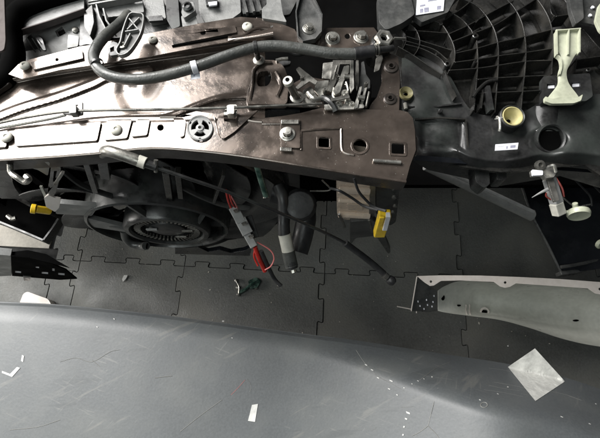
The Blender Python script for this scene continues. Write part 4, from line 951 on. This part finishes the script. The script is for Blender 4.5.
cp = MB().lathe([(.012, -.003), (.013, .002), (.010, .006), (0, .006)], P(600, 244, .42), (.2, -.6, .6), 20)
tag(cp.build('milky_clip_cap', WHITEP), 'milky plastic cap cut by the right edge on the glossy wheel liner', 'cap')
w9 = thing('dark_wiring', 'thin dark wires sagging under the headlight right of the grey socket', 'wires', P(585, 190, .6))
for q in ([(568, 172, .7), (580, 185, .68), (590, 196, .66), (592, 206, .65)], [(575, 172, .72), (588, 180, .70), (606, 198, .66)], [(561, 196, .62), (575, 206, .62), (592, 204, .64)]):
    MB().ptube(q, .002, n=8).build('wire', DSILV if q[0][0] == 561 else RUB, w9)

# ================================================================== FENDER PANEL (sage inner, white flange)
fe = thing('white_body_panel', 'long white-edged sage green body panel lying inside-up on the floor at the right', 'body panel', P(520, 300, .1))
zfl = .30
top = [(417, 276), (440, 275.3), (480, 275.5), (520, 277), (560, 279), (640, 285)]
bot = [(640, 297), (606, 293), (600, 294.5), (595, 293.5), (588, 288.5), (560, 286.5), (516, 283.5), (510, 287), (505, 288), (500, 286.5), (494, 282), (460, 280.5), (441, 281), (434, 285.5), (430, 286), (424, 282)]
holes = [circ(431, 281.6, 1.3, n=8), circ(505.3, 282.6, 1.4, n=8), circ(600, 289, 1.4, n=8)]
MB().plate(top + bot, zfl, .002, holes).build('flange', FLANGE, fe, bevel=.0006)
def lower(px): return smoothcurve(((436, 310), (445, 312.5), (470, 316), (500, 320), (530, 328), (560, 338), (590, 345), (640, 352)), px)
def upper(px): return smoothcurve(((436, 292), (445, 286), (462, 281), (500, 283), (560, 286), (640, 296)), px)
def chan(u, v):
    px = 438 + 202 * u ** 1.15; py = upper(px) + (lower(px) - upper(px)) * v
    # falls away from the flange, runs flat, comes back up at the near edge
    e = min(1, (px - 436) / 40)
    dip = .10 * e * (math.sin(PI * v) ** .6) + .02
    z = zfl - .004 - dip - .05 * v * (1 - .3 * u)
    return P(px, py, z)
MB().grid(chan, 60, 30, .003).build('channel', SAGE, fe, ang=60)
def cp_(px, py):  # a point on the channel
    u = ((px - 438) / 202) ** (1 / 1.15) if px > 438 else 0
    v = (py - upper(px)) / (lower(px) - upper(px)); return chan(u, v)
c0 = cp_(484.5, 312)
MB().lathe([(.0145, 0), (.0145, .0015), (.013, .003), (.009, .003)], c0 + Vector((0, 0, .001)), (0, -.25, 1), 24).build('hole_boss', FLANGE, fe)
MB().plate(sq(484.5, 312.2, 2.6, 2.4, 1), c0.z + .0048, .0008).build('square_hole', DARK, fe)
for q in ((458.5, 305.5, 2.6, .9), (576, 320.5, 3, 1.0), (443, 297.5, 1.8, 3.0)):
    a = cp_(q[0], q[1]); MB().plate(circ(q[0], q[1], q[2], q[3], n=12), a.z + .003, .002).build('small_slot', DARK, fe)
for x in (466, 469.5): MB().tube([cp_(x, 305) + Vector((0, 0, .002)), cp_(x, 309), cp_(x + .5, 314.5) + Vector((0, 0, .002))], .0022, n=6).build('pressed_line', FLANGE, fe)
# dark end plate with bright edges
MB().plate([(417.5, 277.5), (432, 287), (441, 294), (440, 310), (430, 312), (411.5, 311)], .27, .002, [], zf=lambda x, y: .29 - (y - 277) * .0022).build('end_plate', TRIMD, fe, bevel=.0004)
MB().tube([P(417, 276.5, .30), P(411.3, 311, .215)], .0018, n=6, smooth=0).build('bright_edge', FLANGE, fe)
MB().tube([P(397, 306.5, .215), P(408, 308.6, .214), P(416.5, 310.5, .213)], .0018, n=6, smooth=0).build('bright_edge', FLANGE, fe)
MB().tube([P(416.5, 307, .22), P(416.5, 313, .21)], .0014, n=6, smooth=0).build('bright_edge', FLANGE, fe)
for x, y in ((418, 301.5), (420, 306), (426.5, 300), (427.5, 305), (433, 302), (434, 296), (432, 306.5), (424, 309)):
    MB().box(P(x, y, .292 - (y - 277) * .0022), .003, .005, .001).build('slot_glint', PAPER, fe)

# ================================================================== GREY BODY PANEL across the bottom
E = ((-40, 303), (0, 305), (60, 308), (150, 317), (220, 326), (300, 337), (360, 345), (430, 356), (508, 368), (563, 381), (600, 393), (660, 414))
def edgeY(px): return smoothcurve(E, px)
def topcut(px):    # how far the rolled side runs behind the ridge
    return smoothcurve(((-40, 2.5), (150, 3), (260, 3.5), (340, 4), (420, 4), (500, 4), (560, 4), (660, 4)), px)
def pz(px, py):
    t = py - edgeY(px); w_ = max(0, min(1, (px - 270) / 260)); w_ = w_ * w_ * (3 - 2 * w_)
    if t < 0: return .50 + t * .0034
    a = 26 * w_; b = 20 + 14 * w_; sm = .0013 + .0024 * w_
    if t < a: return .50 + sm * t
    if t < a + b:
        x = (t - a) / b; i_ = x ** 3 - x ** 4 / 2
        return .50 + sm * a + sm * b * (x - i_) + .0001 * b * i_
    return .50 + sm * a + sm * b * .5 + .0001 * (b * .5 + t - a - b)
bpn = thing('grey_body_panel', 'large scuffed grey primer body panel filling the bottom of the photo', 'body panel', P(300, 400, .45))
def pan(u, v):
    px = -45 + 700 * u
    e = edgeY(px)
    if v < .2: py = e - topcut(px) * (1 - v / .2)
    else: py = e + (480 - e) * ((v - .2) / .8) ** 1.35
    return P(px, py, pz(px, py))
MB().grid(pan, 160, 110, .004).build('panel_skin', PANEL, bpn, ang=75)
# folded lip under the far left edge
MB().tube([P(x, edgeY(x) - topcut(x) + .5, .489) for x in range(-45, 340, 20)], lambda t: .003 * (1 - t) + .0004, n=8, smooth=2).build('folded_lip', PANEL, bpn)
MB().wall([P(x, edgeY(x) - topcut(x) + 2, pz(x, edgeY(x) - topcut(x)) - .004) for x in range(-45, 660, 20)], 0, .05, .004).build('panel_return', TRIMD, bpn)
def on(px, py, dz=.0008): v = P(px, py, pz(px, py)); return P(px, py, v.z + dz)
# square of tape folded over the ridge
A_, B_, C_, D_ = (508, 367), (535, 348.5), (565, 381.5), (535.5, 401)
def tp(u, v):
    x = (1 - u) * (1 - v) * A_[0] + u * (1 - v) * B_[0] + u * v * C_[0] + (1 - u) * v * D_[0]
    y = (1 - u) * (1 - v) * A_[1] + u * (1 - v) * B_[1] + u * v * C_[1] + (1 - u) * v * D_[1]
    t = edgeY(x) - y
    return on(x, y, .0018 + .0005 * math.sin(x * .9) * math.sin(y * .7)) if t < 1 else P(x, y, .5018 + .0012 * (t - 1) + .0008 * math.sin(x * .35))
tpm = MB().grid(tp, 22, 22, .0006)
tag(tpm.build('white_tape_square', TAPE, ang=75), 'square of white tape stuck diagonally over the edge of the grey body panel', 'tape')
# paint chips and scratches that have a shape of their own
def chip(pts, nm='paint_chip', m=CHIP):
    return MB().prism3([[on(x, y, .0012) for x, y in pts]], (0, 0, -.0011)).build(nm, m, bpn)
chip([(252, 405), (258, 404), (255, 422), (248, 421)])
chip([(2, 371), (10, 374), (17, 367), (20, 368), (12, 377), (2, 373)])
chip([(22, 355), (24, 356), (23, 362), (21, 361)]); chip([(222, 320.5), (224, 320.5), (224, 322), (222, 322)])
for x, y, a, b in ((366, 365, 3, 1), (372, 370, 3, 1), (378, 378, 3, 1), (391, 381, 4, 1.2), (389, 389, 3, 1), (397, 395, 2, 1), (408, 413, 5, 1.8), (406, 419, 3, 1.6), (404, 427, 1.6, 2), (403, 435, 1.6, 2), (508, 346, 1.2, 1.2),
                   (404, 388, 1.4, 1), (432, 377, 1.4, 1.2), (480, 400, 2, 1), (508, 387, 1.6, 1.2), (498, 394, 2, .8), (418, 381, 2, .7), (424, 379, 1.4, .6), (412, 384, 1.4, .6), (562, 417, 3, .8), (590, 424, 2.4, .8), (596, 404, 1.4, .8), (114, 319, 2, 1), (97, 327, 2, .8), (232, 338, 1.4, .8)):
    ca, sa = math.cos(.45), math.sin(.45)
    chip([(x + a * .5 * p * ca - b * .5 * q * sa, y + a * .5 * p * sa + b * .5 * q * ca) for p, q in ((-1, -.7), (.6, -1), (1, .5), (-.4, 1))])
def scratch(q, r=.0006, m=CHIP):
    r *= .6
    MB().tube([on(x, y, .0003) for x, y in q], r, n=4, smooth=4).build('scratch', m, bpn)
SCR = mat('pale_scratch', (0.17, 0.17, 0.16), 0.6)
scratch([(438, 388), (434, 402), (430, 418), (428, 426)], .0008, SCR); scratch([(428, 426), (420, 432), (412, 436)], .0010, SCR); scratch([(428, 426), (436, 434), (440, 440)], .0010, SCR)
scratch([(356, 350), (364, 362), (376, 375), (392, 384), (404, 391)], .0005, SCR); scratch([(404, 391), (420, 380), (436, 368), (450, 362)], .0005, SCR)
scratch([(245, 380), (238, 388), (231, 395)], .0004, PINKW); scratch([(247, 379), (251, 386), (250, 392)], .0005, SCR)
for k in range(9):
    x = random.uniform(345, 560); y = edgeY(x) + random.uniform(3, 26); L_ = random.uniform(12, 45)
    scratch([(x, y), (x + L_ * .5, y + edgeY(x + L_ * .5) - edgeY(x) + random.uniform(-1, 1)), (x + L_, y + edgeY(x + L_) - edgeY(x))], random.uniform(.0002, .0004), SCR)
scratch([(60, 362), (76, 358), (92, 362), (110, 352), (120, 350)], .0008, SCR); scratch([(92, 360), (100, 367)], .0008, SCR)
scratch([(180, 432), (200, 416), (222, 400)], .0009, SCR); scratch([(10, 430), (38, 427), (60, 420)], .0009, SCR); scratch([(155, 378), (172, 376)], .0012, SCR)
for k in range(3):
    x = random.uniform(0, 420); y = random.uniform(345, 435); L_ = random.uniform(5, 22); a = random.choice((-.4, -.5, .2, .5, -.1)) + random.uniform(-.2, .2)
    scratch([(x, y), (x + L_ * math.cos(a) * .5, y + L_ * math.sin(a) * .5 + random.uniform(-1, 1)), (x + L_ * math.cos(a), y + L_ * math.sin(a))], random.uniform(.00018, .0004), SCR)
s_ = S(484, 390, .5)
cy = MB().tube([on(484 + 3.5 * math.cos(a * PI / 6), 405 + 2.6 * math.sin(a * PI / 6), .0003) for a in range(13)], .0008, n=4, smooth=0); cy.build('ring_mark', SCR, bpn)
# ================================================================== grit on the floor, spot welds on the crossbar
gb_ = MB(); rg = random.Random(3)
for k in range(170):
    x = rg.uniform(60, 560); y = rg.uniform(240, 372); p = P(x, y, .0015); a = rg.uniform(.0005, .0014)
    if rg.random() < .04: a *= 2.2
    M = Matrix.Translation(p) @ Matrix.Rotation(rg.uniform(0, 6), 4, 'Z') @ Matrix.Diagonal((a * rg.uniform(.6, 2), a, a * .7, 1))
    bmesh.ops.create_icosphere(gb_.b, subdivisions=1, radius=1, matrix=M)
tag(gb_.build('grit', CONC), 'fine pale grit scattered over the black rubber floor tiles', 'grit', kind='stuff')
